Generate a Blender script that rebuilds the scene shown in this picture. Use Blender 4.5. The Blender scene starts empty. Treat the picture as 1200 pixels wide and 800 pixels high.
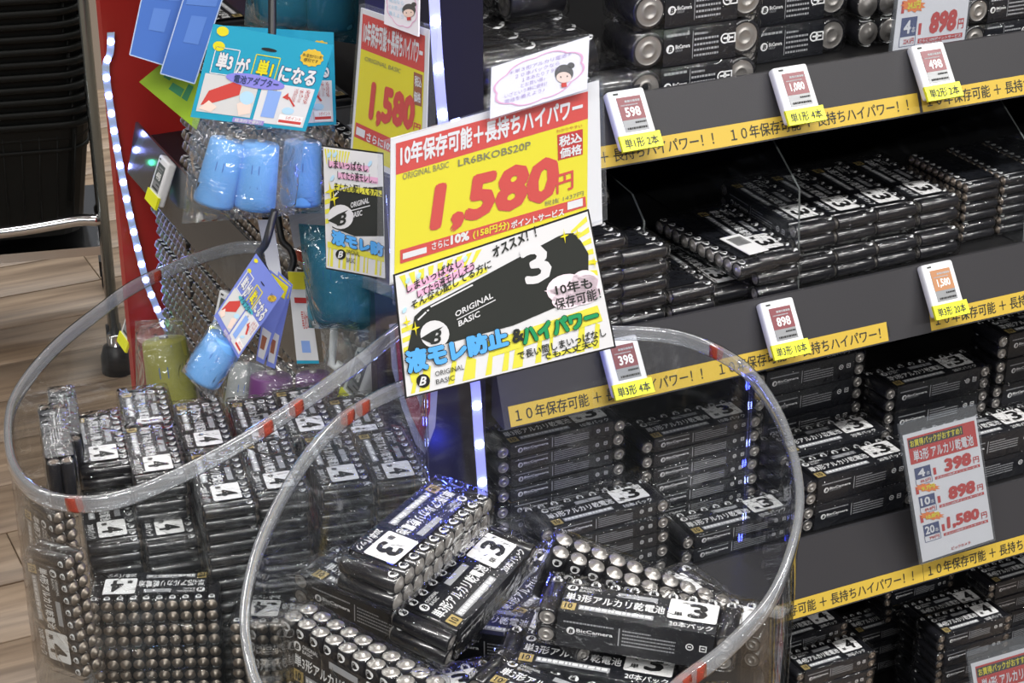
import bpy, bmesh, math, random
import numpy as np
from mathutils import Vector, Matrix
random.seed(7)
SC = bpy.context.scene
COL = SC.collection
# ------------------------------------------------------------------ camera, world, lights, exposure
FPX = 2300.0
CAM = Vector((0, 0, 1.6))
PITCH, YAW = math.radians(25.5), math.radians(26.0)
FW = Vector((math.sin(YAW)*math.cos(PITCH), math.cos(YAW)*math.cos(PITCH), -math.sin(PITCH)))
RT = Vector((math.cos(YAW), -math.sin(YAW), 0))
UP = RT.cross(FW)
cam = bpy.data.cameras.new('camera'); cam_o = bpy.data.objects.new('camera', cam); COL.objects.link(cam_o)
cam.sensor_width = 36; cam.lens = FPX/1200*36; cam.clip_start = .01
cam_o.matrix_world = Matrix(((RT.x, UP.x, -FW.x, CAM.x), (RT.y, UP.y, -FW.y, CAM.y), (RT.z, UP.z, -FW.z, CAM.z), (0, 0, 0, 1)))
SC.camera = cam_o
SC.view_settings.view_transform = 'Standard'; SC.view_settings.look = 'None'
SC.view_settings.gamma = 1; SC.view_settings.use_curve_mapping = False
SC.view_settings.exposure = -0.12
w = bpy.data.worlds.new('shop_surroundings'); SC.world = w; w.use_nodes = True
w.node_tree.nodes['Background'].inputs[0].default_value = (.93, .95, 1, 1)
w.node_tree.nodes['Background'].inputs[1].default_value = .11
SC.cycles.transparent_max_bounces = 40
SC.cycles.max_bounces = 8
SC.cycles.sample_clamp_indirect = 6
def area(name, loc, sx, sy, power, col=(1, .985, .96)):
    l = bpy.data.lights.new(name, 'AREA'); l.shape = 'RECTANGLE'; l.size = sx; l.size_y = sy; l.energy = power; l.color = col
    o = bpy.data.objects.new(name, l); o.location = loc; COL.objects.link(o); return o
# rows of ceiling tubes running along the aisles (lamps of the shop, pointing straight down)
for x in (-2.9, -.9, 1.1, 3.1):
    for y, pw in ((-2.4, 60), (-.1, 66), (2.9, 22), (4.9, 40), (6.6, 40)):
        area('ceiling_tube_lamp', (x, y, 3.05), 1.5, .16, pw if x > -2 else pw*.4)

# ------------------------------------------------------------------ pixel helpers (1200x800 frame)
def ray(px, py): return FW + RT*((px-600)/FPX) + UP*((400-py)/FPX)
def at(px, py, d): return CAM + ray(px, py)*d
def onX(px, py, X): r = ray(px, py); return CAM + r*(X/r.x)
def onY(px, py, Y): r = ray(px, py); return CAM + r*(Y/r.y)
def onZ(px, py, Z): r = ray(px, py); return CAM + r*((Z-CAM.z)/r.z)
def azv(deg): a = math.radians(deg); return Vector((math.sin(a), math.cos(a), 0))

# ------------------------------------------------------------------ materials
MATS = {}
def mat(name, col=(.5, .5, .5), rough=.5, metal=0, coat=0, emit=None, es=0, spec=.5, noise=None, bump=0, bscale=60, trans=0):
    if name in MATS: return MATS[name]
    m = bpy.data.materials.new(name); m.use_nodes = True; nt = m.node_tree; b = nt.nodes['Principled BSDF']
    b.inputs['Base Color'].default_value = (*col, 1); b.inputs['Roughness'].default_value = rough; b.inputs['Metallic'].default_value = metal
    b.inputs['Coat Weight'].default_value = coat; b.inputs['Coat Roughness'].default_value = .06; b.inputs['Specular IOR Level'].default_value = spec
    if emit: b.inputs['Emission Color'].default_value = (*emit, 1); b.inputs['Emission Strength'].default_value = es
    if trans: b.inputs['Transmission Weight'].default_value = trans; b.inputs['IOR'].default_value = 1.2
    tc = nt.nodes.new('ShaderNodeTexCoord')
    if noise:
        n = nt.nodes.new('ShaderNodeTexNoise'); n.inputs['Scale'].default_value = noise[0]; n.inputs['Detail'].default_value = 4
        nt.links.new(tc.outputs['Object'], n.inputs['Vector'])
        r = nt.nodes.new('ShaderNodeValToRGB'); r.color_ramp.elements[0].position = .3; r.color_ramp.elements[1].position = .7
        r.color_ramp.elements[0].color = (*[c*noise[1] for c in col], 1); r.color_ramp.elements[1].color = (*[min(1, c*noise[2]) for c in col], 1)
        nt.links.new(n.outputs[0], r.inputs[0]); nt.links.new(r.outputs[0], b.inputs['Base Color'])
    if bump:
        n = nt.nodes.new('ShaderNodeTexNoise'); n.inputs['Scale'].default_value = bscale; n.inputs['Detail'].default_value = 3
        nt.links.new(tc.outputs['Object'], n.inputs['Vector'])
        bp = nt.nodes.new('ShaderNodeBump'); bp.inputs['Strength'].default_value = bump; bp.inputs['Distance'].default_value = .004
        nt.links.new(n.outputs[0], bp.inputs['Height']); nt.links.new(bp.outputs[0], b.inputs['Normal']); nt.links.new(bp.outputs[0], b.inputs['Coat Normal'])
    MATS[name] = m; return m
def clear(name, tint=(1, 1, 1), ior=1.4, rough=.06, base=.0, haze=0.0, hcol=(.8, .85, .9), bump=0, bscale=50, gain=1.0, scratch=0):
    """thin clear plastic: see-through, with a fresnel sheen and a little haze"""
    if name in MATS: return MATS[name]
    m = bpy.data.materials.new(name); m.use_nodes = True; nt = m.node_tree; nt.nodes.clear(); N = nt.nodes.new; L = nt.links.new
    out = N('ShaderNodeOutputMaterial'); tr = N('ShaderNodeBsdfTransparent'); tr.inputs[0].default_value = (*tint, 1)
    gl = N('ShaderNodeBsdfGlossy'); gl.inputs['Roughness'].default_value = rough
    df = N('ShaderNodeBsdfDiffuse'); df.inputs[0].default_value = (*hcol, 1)
    fr = N('ShaderNodeFresnel'); ge = N('ShaderNodeNewGeometry'); mi = N('ShaderNodeMix'); mi.inputs[2].default_value = ior; mi.inputs[3].default_value = 1/ior
    L(ge.outputs['Backfacing'], mi.inputs[0]); L(mi.outputs[0], fr.inputs[0])     # same sheen from both sides of the sheet
    ma = N('ShaderNodeMath'); ma.operation = 'MULTIPLY_ADD'; ma.inputs[1].default_value = gain; ma.inputs[2].default_value = base; ma.use_clamp = True
    L(fr.outputs[0], ma.inputs[0])
    m1 = N('ShaderNodeMixShader'); m2 = N('ShaderNodeMixShader')
    m1.inputs[0].default_value = haze
    tc = N('ShaderNodeTexCoord')
    if scratch:
        n = N('ShaderNodeTexNoise'); n.inputs['Scale'].default_value = 14; n.inputs['Detail'].default_value = 6; n.inputs['Distortion'].default_value = 2
        mp = N('ShaderNodeMapping'); mp.inputs['Scale'].default_value = (1, 1, 3.5); L(tc.outputs['Object'], mp.inputs[0]); L(mp.outputs[0], n.inputs['Vector'])
        mr = N('ShaderNodeMapRange'); mr.inputs[1].default_value = .55; mr.inputs[2].default_value = .8; mr.inputs[3].default_value = haze; mr.inputs[4].default_value = haze+scratch
        L(n.outputs[0], mr.inputs[0]); L(mr.outputs[0], m1.inputs[0])
    L(tr.outputs[0], m1.inputs[1]); L(df.outputs[0], m1.inputs[2]); L(ma.outputs[0], m2.inputs[0]); L(m1.outputs[0], m2.inputs[1]); L(gl.outputs[0], m2.inputs[2])
    if bump:
        n = N('ShaderNodeTexNoise'); n.inputs['Scale'].default_value = bscale; n.inputs['Detail'].default_value = 2; n.inputs['Distortion'].default_value = 1.5
        ob = N('ShaderNodeObjectInfo'); ad = N('ShaderNodeVectorMath'); ad.operation = 'ADD'
        L(tc.outputs['Object'], ad.inputs[0]); L(ob.outputs['Random'], ad.inputs[1]); L(ad.outputs[0], n.inputs['Vector'])
        bp = N('ShaderNodeBump'); bp.inputs['Strength'].default_value = bump; bp.inputs['Distance'].default_value = .009
        L(n.outputs[0], bp.inputs['Height']); L(bp.outputs[0], gl.inputs['Normal']); L(bp.outputs[0], fr.inputs['Normal'])
    L(m2.outputs[0], out.inputs[0]); MATS[name] = m; return m

BLACKWRAP = mat('battery_wrapper', (.010, .010, .013), .28, coat=.6)
CELLMETAL = mat('battery_metal', (.42, .40, .38), .36, metal=.7)
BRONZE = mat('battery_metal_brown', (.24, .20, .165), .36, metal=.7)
WHITEP = mat('white_print', (.82, .83, .84), .5)
GREYP = mat('grey_print', (.36, .37, .39), .5)
SLEEVE = mat('black_sleeve_card', (.011, .012, .016), .32)
GOLD = mat('gold_badge', (.55, .42, .16), .35, metal=.3)
STICK = mat('white_sticker', (.86, .86, .86), .45)
BLACKP = mat('black_print', (.012, .012, .013), .5)
SCREENBLACK = mat('black_plastic', (.014, .014, .015), .4)
FILM = clear('shrink_film', ior=1.34, rough=.07, base=.009, haze=.002, bump=.62, bscale=62, gain=1.35)
ACRYL = clear('clear_acrylic', tint=(.975, .985, .985), ior=1.40, rough=.02, base=.0, haze=.004, scratch=.025, gain=.8)
RIMM = clear('rim_plastic', tint=(.86, .88, .9), ior=1.45, rough=.10, base=.06, haze=.17, hcol=(.72, .74, .78), gain=1.6)
CASE = clear('card_case', tint=(.97, .98, 1), ior=1.3, rough=.05, haze=.03)
BAG = clear('clear_bag', tint=(.97, .99, .99), ior=1.32, rough=.05, base=.03, haze=.05, bump=1.0, bscale=34, gain=2.4)
TEALBAG = clear('teal_bag', tint=(.28, .58, .66), ior=1.4, rough=.08, base=.02, haze=.35, hcol=(.06, .24, .33), bump=.9, bscale=22, gain=1.5)
METALGREY = mat('shelf_grey', (.038, .037, .041), .45, spec=.4, bump=.05, bscale=900)
SHELFBLACK = mat('shelf_black', (.006, .006, .007), .5)
TAPE = mat('yellow_tape', (.58, .40, .05), .5)
PAPER = mat('white_paper', (.70, .70, .72), .45)
YEL = mat('yellow_print', (.72, .64, .018), .45)
RED = mat('red_print', (.58, .06, .05), .45)
DRED = mat('dark_red_print', (.48, .03, .028), .45)
BLUEP = mat('blue_print', (.10, .40, .85), .45)
GREENP = mat('green_print', (.02, .30, .11), .45)
LYEL = mat('olive_yellow_print', (.72, .68, .07), .5)
PINK = mat('pink_print', (.78, .42, .62), .5)
LPINK = mat('pale_pink_print', (.88, .74, .82), .5)
LILAC = mat('lilac_print', (.42, .32, .60), .5)
LBLUE = mat('light_blue_print', (.45, .68, .85), .5)
CHAR = mat('charcoal_print', (.025, .028, .026), .5)
NAVY = mat('navy_print', (.04, .06, .16), .45)
CHROME = mat('chrome', (.75, .76, .78), .12, metal=1)

# ------------------------------------------------------------------ mesh builder and text
TXT = {}
def glyphs(body):
    if body in TXT: return TXT[body]
    c = bpy.data.curves.new('t', 'FONT'); c.body = body; c.size = 1; c.resolution_u = 2
    o = bpy.data.objects.new('t', c); me = o.to_mesh()
    v = np.array([tuple(x.co)[:2] for x in me.vertices]); f = [tuple(p.vertices) for p in me.polygons]
    o.to_mesh_clear(); bpy.data.objects.remove(o); bpy.data.curves.remove(c)
    TXT[body] = (v, f); return TXT[body]
class MB:
    def __init__(s): s.v = []; s.f = []; s.m = []; s.mats = []; s.sm = []
    def slot(s, m):
        if m not in s.mats: s.mats.append(m)
        return s.mats.index(m)
    def add(s, vs, fs, m, smooth=False):
        k = len(s.v); s.v += [tuple(p) for p in vs]; i = s.slot(m)
        for f in fs: s.f.append(tuple(a+k for a in f)); s.m.append(i); s.sm.append(smooth)
    def quad(s, a, b, c, d, m): s.add([a, b, c, d], [(0, 1, 2, 3)], m)
    def box(s, lo, hi, m, M=None):
        x0, y0, z0 = lo; x1, y1, z1 = hi
        v = [Vector(p) for p in ((x0, y0, z0), (x1, y0, z0), (x1, y1, z0), (x0, y1, z0), (x0, y0, z1), (x1, y0, z1), (x1, y1, z1), (x0, y1, z1))]
        if M: v = [M @ p for p in v]
        s.add(v, [(0, 3, 2, 1), (4, 5, 6, 7), (0, 1, 5, 4), (1, 2, 6, 5), (2, 3, 7, 6), (3, 0, 4, 7)], m)
    def rbox(s, lo, hi, r, m, M=None, seg=2):
        bm = bmesh.new(); bmesh.ops.create_cube(bm, size=1)
        for v in bm.verts: v.co = Vector([lo[i]+(v.co[i]+.5)*(hi[i]-lo[i]) for i in range(3)])
        bmesh.ops.bevel(bm, geom=bm.edges[:], offset=r, segments=seg, affect='EDGES', profile=.5)
        bm.verts.index_update(); vs = [M @ v.co if M else v.co.copy() for v in bm.verts]
        s.add(vs, [[v.index for v in f.verts] for f in bm.faces], m, True); bm.free()
    def lathe(s, prof, n, M, mats, smooth=True):
        """prof: list of (r, h, material for the band that starts here), axis = local +Z of M"""
        rings = []
        k = len(s.v)
        for r, h, _ in prof:
            rings.append(len(s.v))
            for i in range(n):
                a = 2*math.pi*i/n; s.v.append(tuple(M @ Vector((r*math.cos(a), r*math.sin(a), h))))
        for j in range(len(prof)-1):
            mi = s.slot(prof[j][2])
            for i in range(n):
                i2 = (i+1) % n
                s.f.append((rings[j]+i, rings[j]+i2, rings[j+1]+i2, rings[j+1]+i)); s.m.append(mi); s.sm.append(smooth)
        for j, rev in ((0, True), (-1, False)):
            if prof[j][0] > 1e-6:
                f = [rings[j]+i for i in range(n)]; s.f.append(tuple(reversed(f)) if rev else tuple(f)); s.m.append(s.slot(prof[j][2])); s.sm.append(False)
    def tube(s, path, r, m, n=8, closed=False, flat=None):
        """flat=(half thickness, half height): band standing along world Z"""
        path = [Vector(p) for p in path]; N = len(path); rings = []
        for i, p in enumerate(path):
            a = path[i-1] if (i or closed) else p; b = path[(i+1) % N] if (i < N-1 or closed) else p
            t = (b-a).normalized(); u = t.cross(Vector((0, 0, 1)))
            if u.length < 1e-4: u = Vector((1, 0, 0))
            u.normalize(); q = u.cross(t); rings.append(len(s.v))
            for k in range(n):
                an = 2*math.pi*(k+.5)/n
                c_, s_ = math.cos(an), math.sin(an)
                if flat:
                    e = .45; cx = math.copysign(abs(c_)**e, c_)*flat[0]; cz = math.copysign(abs(s_)**e, s_)*flat[1]
                    s.v.append(tuple(p+u*cx+q*cz))
                else: s.v.append(tuple(p+(u*c_+q*s_)*r))
        mi = s.slot(m)
        for i in range(N if closed else N-1):
            A, B = rings[i], rings[(i+1) % N]
            for k in range(n):
                k2 = (k+1) % n; s.f.append((A+k, B+k, B+k2, A+k2)); s.m.append(mi); s.sm.append(True)
        if not closed:
            s.f.append(tuple(rings[0]+k for k in range(n))); s.m.append(mi); s.sm.append(False)
            s.f.append(tuple(reversed([rings[-1]+k for k in range(n)]))); s.m.append(mi); s.sm.append(False)
    def text(s, body, fn, m, bold=0, shear=0, box=True):
        """fn(u,v)->3D with u,v in 0..1 over the bounding box of the text; bold in em"""
        v, f = glyphs(body)
        if len(v) == 0: return
        v = v.copy(); v[:, 0] += shear*v[:, 1]
        offs = [(0, 0)]
        if bold: offs = [(bold*math.cos(a), bold*math.sin(a)) for a in [k*math.pi/4 for k in range(8)]]+[(0, 0)]
        lo = v.min(0)-bold; hi = v.max(0)+bold; sp = np.maximum(hi-lo, 1e-6)
        p0 = Vector(fn(0, 0)); nn = (Vector(fn(1, 0))-p0).cross(Vector(fn(0, 1))-p0).normalized()*1.6e-5
        for k, (dx, dy) in enumerate(offs):          # heavier strokes: copies laid over each other like layers of ink
            q = (v+np.array([dx, dy])-lo)/sp
            s.add([Vector(fn(a, b))+nn*k for a, b in q], f, m)
    def build(s, name, parent=None, M=None):
        me = bpy.data.meshes.new(name); me.from_pydata(s.v, [], s.f)
        for m in s.mats: me.materials.append(m)
        me.polygons.foreach_set('material_index', s.m); me.polygons.foreach_set('use_smooth', s.sm); me.update()
        o = bpy.data.objects.new(name, me); COL.objects.link(o)
        if parent: o.parent = parent
        if M: o.matrix_basis = M
        return o
def empty(name, M=None):
    o = bpy.data.objects.new(name, None); o.empty_display_size = .02; COL.objects.link(o)
    if M: o.matrix_basis = M
    return o
def tag(o, label=None, cat=None, group=None, kind=None):
    if label: o['label'] = label
    if cat: o['category'] = cat
    if group: o['group'] = group
    if kind: o['kind'] = kind
    return o
def frame(x, y, z, t):
    return Matrix(((x[0], y[0], z[0], t[0]), (x[1], y[1], z[1], t[1]), (x[2], y[2], z[2], t[2]), (0, 0, 0, 1)))
def smooth_closed(pts, n=10, closed=True):
    pts = [Vector(p) for p in pts]; N = len(pts); out = []
    for i in range(N if closed else N-1):
        g = lambda k: pts[k % N] if closed else pts[max(0, min(N-1, k))]
        p0, p1, p2, p3 = g(i-1), g(i), g(i+1), g(i+2)
        for k in range(n):
            t = k/n; out.append(.5*((2*p1)+(p2-p0)*t+(2*p0-5*p1+4*p2-p3)*t*t+(3*p1-p0-3*p2+p3)*t**3))
    if not closed: out.append(pts[-1])
    return out
class Surf:
    """a card in space: plane through O with axes a (along), b (up); may bow by bend(s,t). Design points are given in frame pixels."""
    def __init__(s, O, a, b, bend=None):
        s.O = Vector(O); s.a = Vector(a).normalized(); s.n = s.a.cross(Vector(b)).normalized(); s.b = s.n.cross(s.a); s.bend = bend
    def pt(s, px, py, lift=0):
        r = ray(px, py); h = lift
        for _ in range(5 if s.bend else 1):
            d = (s.O+s.n*h-CAM).dot(s.n)/r.dot(s.n); P = CAM+r*d
            if s.bend: q = P-s.O; h = lift+s.bend(q.dot(s.a), q.dot(s.b))
        return P
    def q(s, c, lift=0):
        """bilinear map over a pixel quad c = TL,TR,BR,BL ; v up"""
        def fn(u, v):
            x = (c[0][0]*(1-u)+c[1][0]*u)*v+(c[3][0]*(1-u)+c[2][0]*u)*(1-v)
            y = (c[0][1]*(1-u)+c[1][1]*u)*v+(c[3][1]*(1-u)+c[2][1]*u)*(1-v)
            return s.pt(x, y, lift)
        return fn
    def sheet(s, mb, c, m, lift=0, thick=0, n=1, back=None):
        fn = s.q(c, lift); vs = [fn(i/n, j/n) for j in range(n+1) for i in range(n+1)]
        fs = [(j*(n+1)+i, j*(n+1)+i+1, (j+1)*(n+1)+i+1, (j+1)*(n+1)+i) for j in range(n) for i in range(n)]
        mb.add(vs, fs, m)
        if thick:
            ws = [v-s.n*thick for v in vs]; mb.add(ws, [tuple(reversed(f)) for f in fs], back or m)
            per = [i for i in range(n+1)]+[(j)*(n+1)+n for j in range(1, n+1)]+[n*(n+1)+i for i in range(n-1, -1, -1)]+[j*(n+1) for j in range(n-1, 0, -1)]
            ed = [(per[i], per[(i+1) % len(per)]) for i in range(len(per))]
            K = len(vs); mb.add(vs+ws, [(b, a, a+K, b+K) for a, b in ed], m)
    def poly(s, mb, pts, m, lift=0):
        if s.bend and len(pts) > 4 and max(p[0] for p in pts)-min(p[0] for p in pts) > 60:      # follow the bow of the card in strips
            xs = [p[0] for p in pts]; N = 24; sl = []
            for k in range(N+1):
                x = min(xs)+(max(xs)-min(xs))*min(max(k/N, .001), .999); ys = []
                for a, b in zip(pts, pts[1:]+pts[:1]):
                    if (a[0]-x)*(b[0]-x) <= 0 and abs(a[0]-b[0]) > 1e-6: ys.append(a[1]+(b[1]-a[1])*(x-a[0])/(b[0]-a[0]))
                sl.append((x, min(ys), max(ys)))
            for a, b in zip(sl[:-1], sl[1:]): mb.add([s.pt(a[0], a[2], lift), s.pt(b[0], b[2], lift), s.pt(b[0], b[1], lift), s.pt(a[0], a[1], lift)], [(0, 1, 2, 3)], m)
            return
        mb.add([s.pt(x, y, lift) for x, y in pts], [tuple(range(len(pts)-1, -1, -1))], m)
    def ell(s, mb, cx, cy, rx, ry, m, lift=0, n=20, rot=0):
        c_, s_ = math.cos(rot), math.sin(rot)
        s.poly(mb, [(cx+rx*math.cos(a)*c_-ry*math.sin(a)*s_, cy+rx*math.cos(a)*s_+ry*math.sin(a)*c_) for a in [2*math.pi*k/n for k in range(n)]], m, lift)
    def line(s, mb, x0, y0, x1, y1, wd, m, lift=0):
        L = math.hypot(x1-x0, y1-y0); nx, ny = -(y1-y0)/L*wd/2, (x1-x0)/L*wd/2
        s.poly(mb, [(x0+nx, y0+ny), (x1+nx, y1+ny), (x1-nx, y1-ny), (x0-nx, y0-ny)], m, lift)
    def text(s, mb, body, c, m, lift=0, bold=0, shear=0): mb.text(body, s.q(c, lift), m, bold, shear)
def facing(px, py, d, az, tilt=0, bend=None):
    """card centred on a pixel ray at depth d, long axis at azimuth az, leaning back by tilt degrees"""
    a = azv(az); nh = a.cross(Vector((0, 0, 1))); t = math.radians(tilt)
    b = Vector((0, 0, 1))*math.cos(t)-nh*math.sin(t)
    return Surf(at(px, py, d), a, b, bend)
def lerp(c, u0, v0, u1, v1):
    """sub-quad of a pixel quad, v measured downwards from the top edge"""
    f = lambda u, v: ((c[0][0]*(1-u)+c[1][0]*u)*(1-v)+(c[3][0]*(1-u)+c[2][0]*u)*v, (c[0][1]*(1-u)+c[1][1]*u)*(1-v)+(c[3][1]*(1-u)+c[2][1]*u)*v)
    return [f(u0, v0), f(u1, v0), f(u1, v1), f(u0, v1)]

# ------------------------------------------------------------------ battery packs (one of each kind, then copies)
def battery_mesh(R, Lb, n, name, C=None):
    mb = MB(); M = Matrix.Rotation(-math.pi/2, 4, 'X')        # local Z of the lathe -> +Y
    B, C = BLACKWRAP, C or CELLMETAL
    mb.lathe([(0, .0008, C), (.30*R, .0008, C), (.35*R, -.0003, C), (.42*R, -.0003, C), (.47*R, .0008, C), (.80*R, .0006, B), (.84*R, 0, B), (R, .0016, B), (R, Lb-.0042, B), (.90*R, Lb-.0028, C), (.72*R, Lb-.0018, C), (.40*R, Lb-.0013, C), (.34*R, Lb, C), (0, Lb, C)], n, M, None)
    for sg in (1, -1):                                         # round emblem near the plus end, wrapped on the cylinder
        cy = Lb*.84; rr = R*.52
        for k in range(10):
            pass
        pts = []
        for k in range(12):
            a = 2*math.pi*k/12; x = rr*math.cos(a); pts.append((sg*x, cy+rr*math.sin(a)*sg*sg, sg*(math.sqrt(R*R-x*x)+.0003)))
        mb.add(pts, [tuple(range(12))], WHITEP)
        v, f = glyphs('B'); lo = v.min(0); sp = v.max(0)-lo
        q = (v-lo)/sp-.5
        mb.add([(sg*a*rr*.95, cy+b*rr*1.25, sg*(R+.0005)) for a, b in q], f, BLACKP)
    o = mb.build(name); me = o.data; bpy.data.objects.remove(o); return me
def add_fine(mb, fn, x0, x1, y, h, m, seedn, gap=.35):
    """an illegible line of fine print: small dashes"""
    rnd = random.Random(seedn); x = x0
    while x < x1:
        wd = h*rnd.uniform(.5, 1.6); mb.quad(fn(x, y), fn(min(x+wd, x1), y), fn(min(x+wd, x1), y+h), fn(x, y+h), m); x += wd+h*gap
def make_pack(name, size, n, layers, R, Lb, num, count, nseg, sticker=True):
    W = 2*R*n; H = 2*R*layers; e = .0005
    root = empty(name)
    me = battery_mesh(R, Lb, nseg, 'battery', BRONZE if size == 'AAA' else None)
    for j in range(layers):
        for i in range(n):
            o = bpy.data.objects.new('battery', me); COL.objects.link(o); o.parent = root
            o.matrix_basis = Matrix.Translation((R+2*R*i, 0, R+2*R*j))
    k = Lb/.0505                                              # print scale relative to AA
    x0, x1 = 2*R*(1.05 if n > 4 else .95), W-2*R*(1.05 if n > 4 else .8); yt = Lb*.74
    s = MB()
    prof = [(yt, H+e), (-e, H+e), (-e, -e), (yt, -e)]
    for a, b in zip(prof[:-1], prof[1:]):
        s.quad((x0, a[0], a[1]), (x0, b[0], b[1]), (x1, b[0], b[1]), (x1, a[0], a[1]), SLEEVE)
        th = .0003
    s.quad((x0, -e+.0004, 0), (x0, -e+.0004, H), (x1, -e+.0004, H), (x1, -e+.0004, 0), SLEEVE)
    T = lambda a, b, c, d, z=H+e+.0003: (lambda u, v: (a+(c-a)*u, b+(d-b)*v, z))
    tw = x1-x0
    F = lambda x, y: (x, y, H+e+.0003)
    if n > 4:
        # B emblem and words, white box, main line, badge line, count
        cx, cy, rr = x0+.045*tw, yt*.86, yt*.105
        s.add([F(cx+rr*math.cos(a), cy+rr*math.sin(a)) for a in [2*math.pi*q/14 for q in range(14)]], [tuple(range(14))], WHITEP)
        s.text('B', T(cx-rr*.5, cy-rr*.62, cx+rr*.55, cy+rr*.62, H+e+.0006), BLACKP, .04, .2)
        s.text('ORIGINAL', T(cx+rr*1.4, cy+.1*rr, cx+rr*5.6, cy+.9*rr), WHITEP)
        s.text('BASIC', T(cx+rr*1.4, cy-.9*rr, cx+rr*4.2, cy-.15*rr), WHITEP)
        s.quad(F(x0+.34*tw, yt*.78), F(x0+.60*tw, yt*.78), F(x0+.60*tw, yt*.93), F(x0+.34*tw, yt*.93), GREYP)
        s.text(f'単{num}形アルカリ乾電池', T(x0+.02*tw, yt*.40, x0+.66*tw, yt*.68), WHITEP, .02)
        s.quad(F(x0+.01*tw, yt*.07), F(x0+.10*tw, yt*.07), F(x0+.10*tw, yt*.33), F(x0+.01*tw, yt*.33), GOLD)
        s.text('10', T(x0+.03*tw, yt*.11, x0+.08*tw, yt*.29, H+e+.0006), BLACKP, .02)
        s.quad(F(x0+.12*tw, yt*.13), F(x0+.60*tw, yt*.13), F(x0+.60*tw, yt*.29), F(x0+.12*tw, yt*.29), GREYP)
        add_fine(s, lambda x, y: (x, y, H+e+.0006), x0+.13*tw, x0+.59*tw, yt*.17, yt*.08, WHITEP, 3)
        s.text(f'{count}本パック', T(x0+.70*tw, yt*.05, x0+.98*tw, yt*.24), WHITEP, .015)
    # front strip (wraps over the minus ends): emblem, shop name, fine print, recycling marks
    G = lambda a, b, c, d, y=-e-.0003: (lambda u, v: (a+(c-a)*u, y, b+(d-b)*v))
    hh = min(H, 2*R*1.35); z0 = (H-hh)*.55
    cx, cz, rr = x0+.09*tw, z0+.46*hh, min(.19*hh*(1 if layers == 1 else .85), .055*tw)
    s.add([(cx+rr*math.cos(a), -e-.0003, cz+rr*math.sin(a)) for a in [2*math.pi*q/14 for q in range(14)]], [tuple(range(14))], WHITEP)
    s.text('B', G(cx-rr*.5, cz-rr*.6, cx+rr*.55, cz+rr*.6, -e-.0006), BLACKP, .04, .2)
    s.text('BicCamera', G(cx+rr*1.3, cz-.1*rr, x0+.36*tw, cz+.8*rr), WHITEP, .02)
    s.text('GROUP', G(cx+rr*1.3, cz-.8*rr, x0+.26*tw, cz-.25*rr), GREYP)
    fn = lambda x, z: (x, -e-.0003, z)
    add_fine(s, fn, x0+.04*tw, x0+.36*tw, z0+.80*hh, .07*hh, GREYP, 5)
    s.quad(fn(x0+.395*tw, z0+.12*hh), fn(x0+.403*tw, z0+.12*hh), fn(x0+.403*tw, z0+.88*hh), fn(x0+.395*tw, z0+.88*hh), GREYP)
    for q in range(5): add_fine(s, fn, x0+.42*tw, x0+(.60 if q == 0 else .76)*tw, z0+(.76-.15*q)*hh, .06*hh, GREYP, 9+q)
    for q in (0, 1):
        ax = x0+(.85+.085*q)*tw; r2 = .15*hh
        if q == 0: ring = [(math.cos(a), math.sin(a)) for a in [2*math.pi*t/16 for t in range(17)]]
        else: ring = [(-.9, -.9), (.9, -.9), (.9, .9), (-.9, .9), (-.9, -.9)]
        for (a, b), (c, d) in zip(ring[:-1], ring[1:]):
            s.quad(fn(ax+a*r2, z0+.55*hh+b*r2), fn(ax+c*r2, z0+.55*hh+d*r2), fn(ax+c*r2*.72, z0+.55*hh+d*r2*.72), fn(ax+a*r2*.72, z0+.55*hh+b*r2*.72), WHITEP)
        s.quad(fn(ax-r2*.4, z0+.55*hh-r2*.15), fn(ax+r2*.4, z0+.55*hh-r2*.15), fn(ax+r2*.4, z0+.55*hh+r2*.2), fn(ax-r2*.4, z0+.55*hh+r2*.2), WHITEP)
    s.build('sleeve', root)
    if sticker:
        t = MB(); a0, a1, b0, b1 = x0+.68*tw, x1-.005*tw, yt*.30, yt*1.0
        rc = .0018; pts = []
        for cx, cy, st in ((a1-rc, b1-rc, 0), (a0+rc, b1-rc, 1), (a0+rc, b0+rc, 2), (a1-rc, b0+rc, 3)):
            for q in range(4):
                an = math.pi/2*(st+q/3); pts.append((cx+rc*math.cos(an), cy+rc*math.sin(an)))
        t.add([(x, y, H+e+.0009) for x, y in pts], [tuple(range(len(pts)))], STICK)
        t.text(str(num), T(a0+(a1-a0)*.40, b0+(b1-b0)*.13, a0+(a1-a0)*.80, b0+(b1-b0)*.88, H+e+.0012), BLACKP, .035)
        t.text('単', T(a0+(a1-a0)*.12, b0+(b1-b0)*.14, a0+(a1-a0)*.30, b0+(b1-b0)*.36, H+e+.0012), BLACKP, .02)
        t.build('sticker', root)
    f = MB(); f.rbox((-.0012, -.0022, -.0012), (W+.0012, Lb+.0012, H+.0022), .0035 if R < .01 else .006, FILM)
    f.build('film_wrap', root)
    root['dims'] = (W, Lb, H); return root
def kids(o): return [c for c in ALLKIDS.get(o.name, [])]
ALLKIDS = {}
USED = set()
def place(proto, M, label, group):
    if proto.name not in ALLKIDS: ALLKIDS[proto.name] = list(proto.children)
    r = proto.copy(); COL.objects.link(r); r.matrix_basis = M
    for ch in ALLKIDS[proto.name]:
        c = ch.copy(); COL.objects.link(c); c.parent = r
    del r['dims']
    tag(r, label, 'battery pack', group); return r
RA, LA = .00725, .0505      # AA
RB, LB_ = .00525, .0445     # AAA
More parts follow.
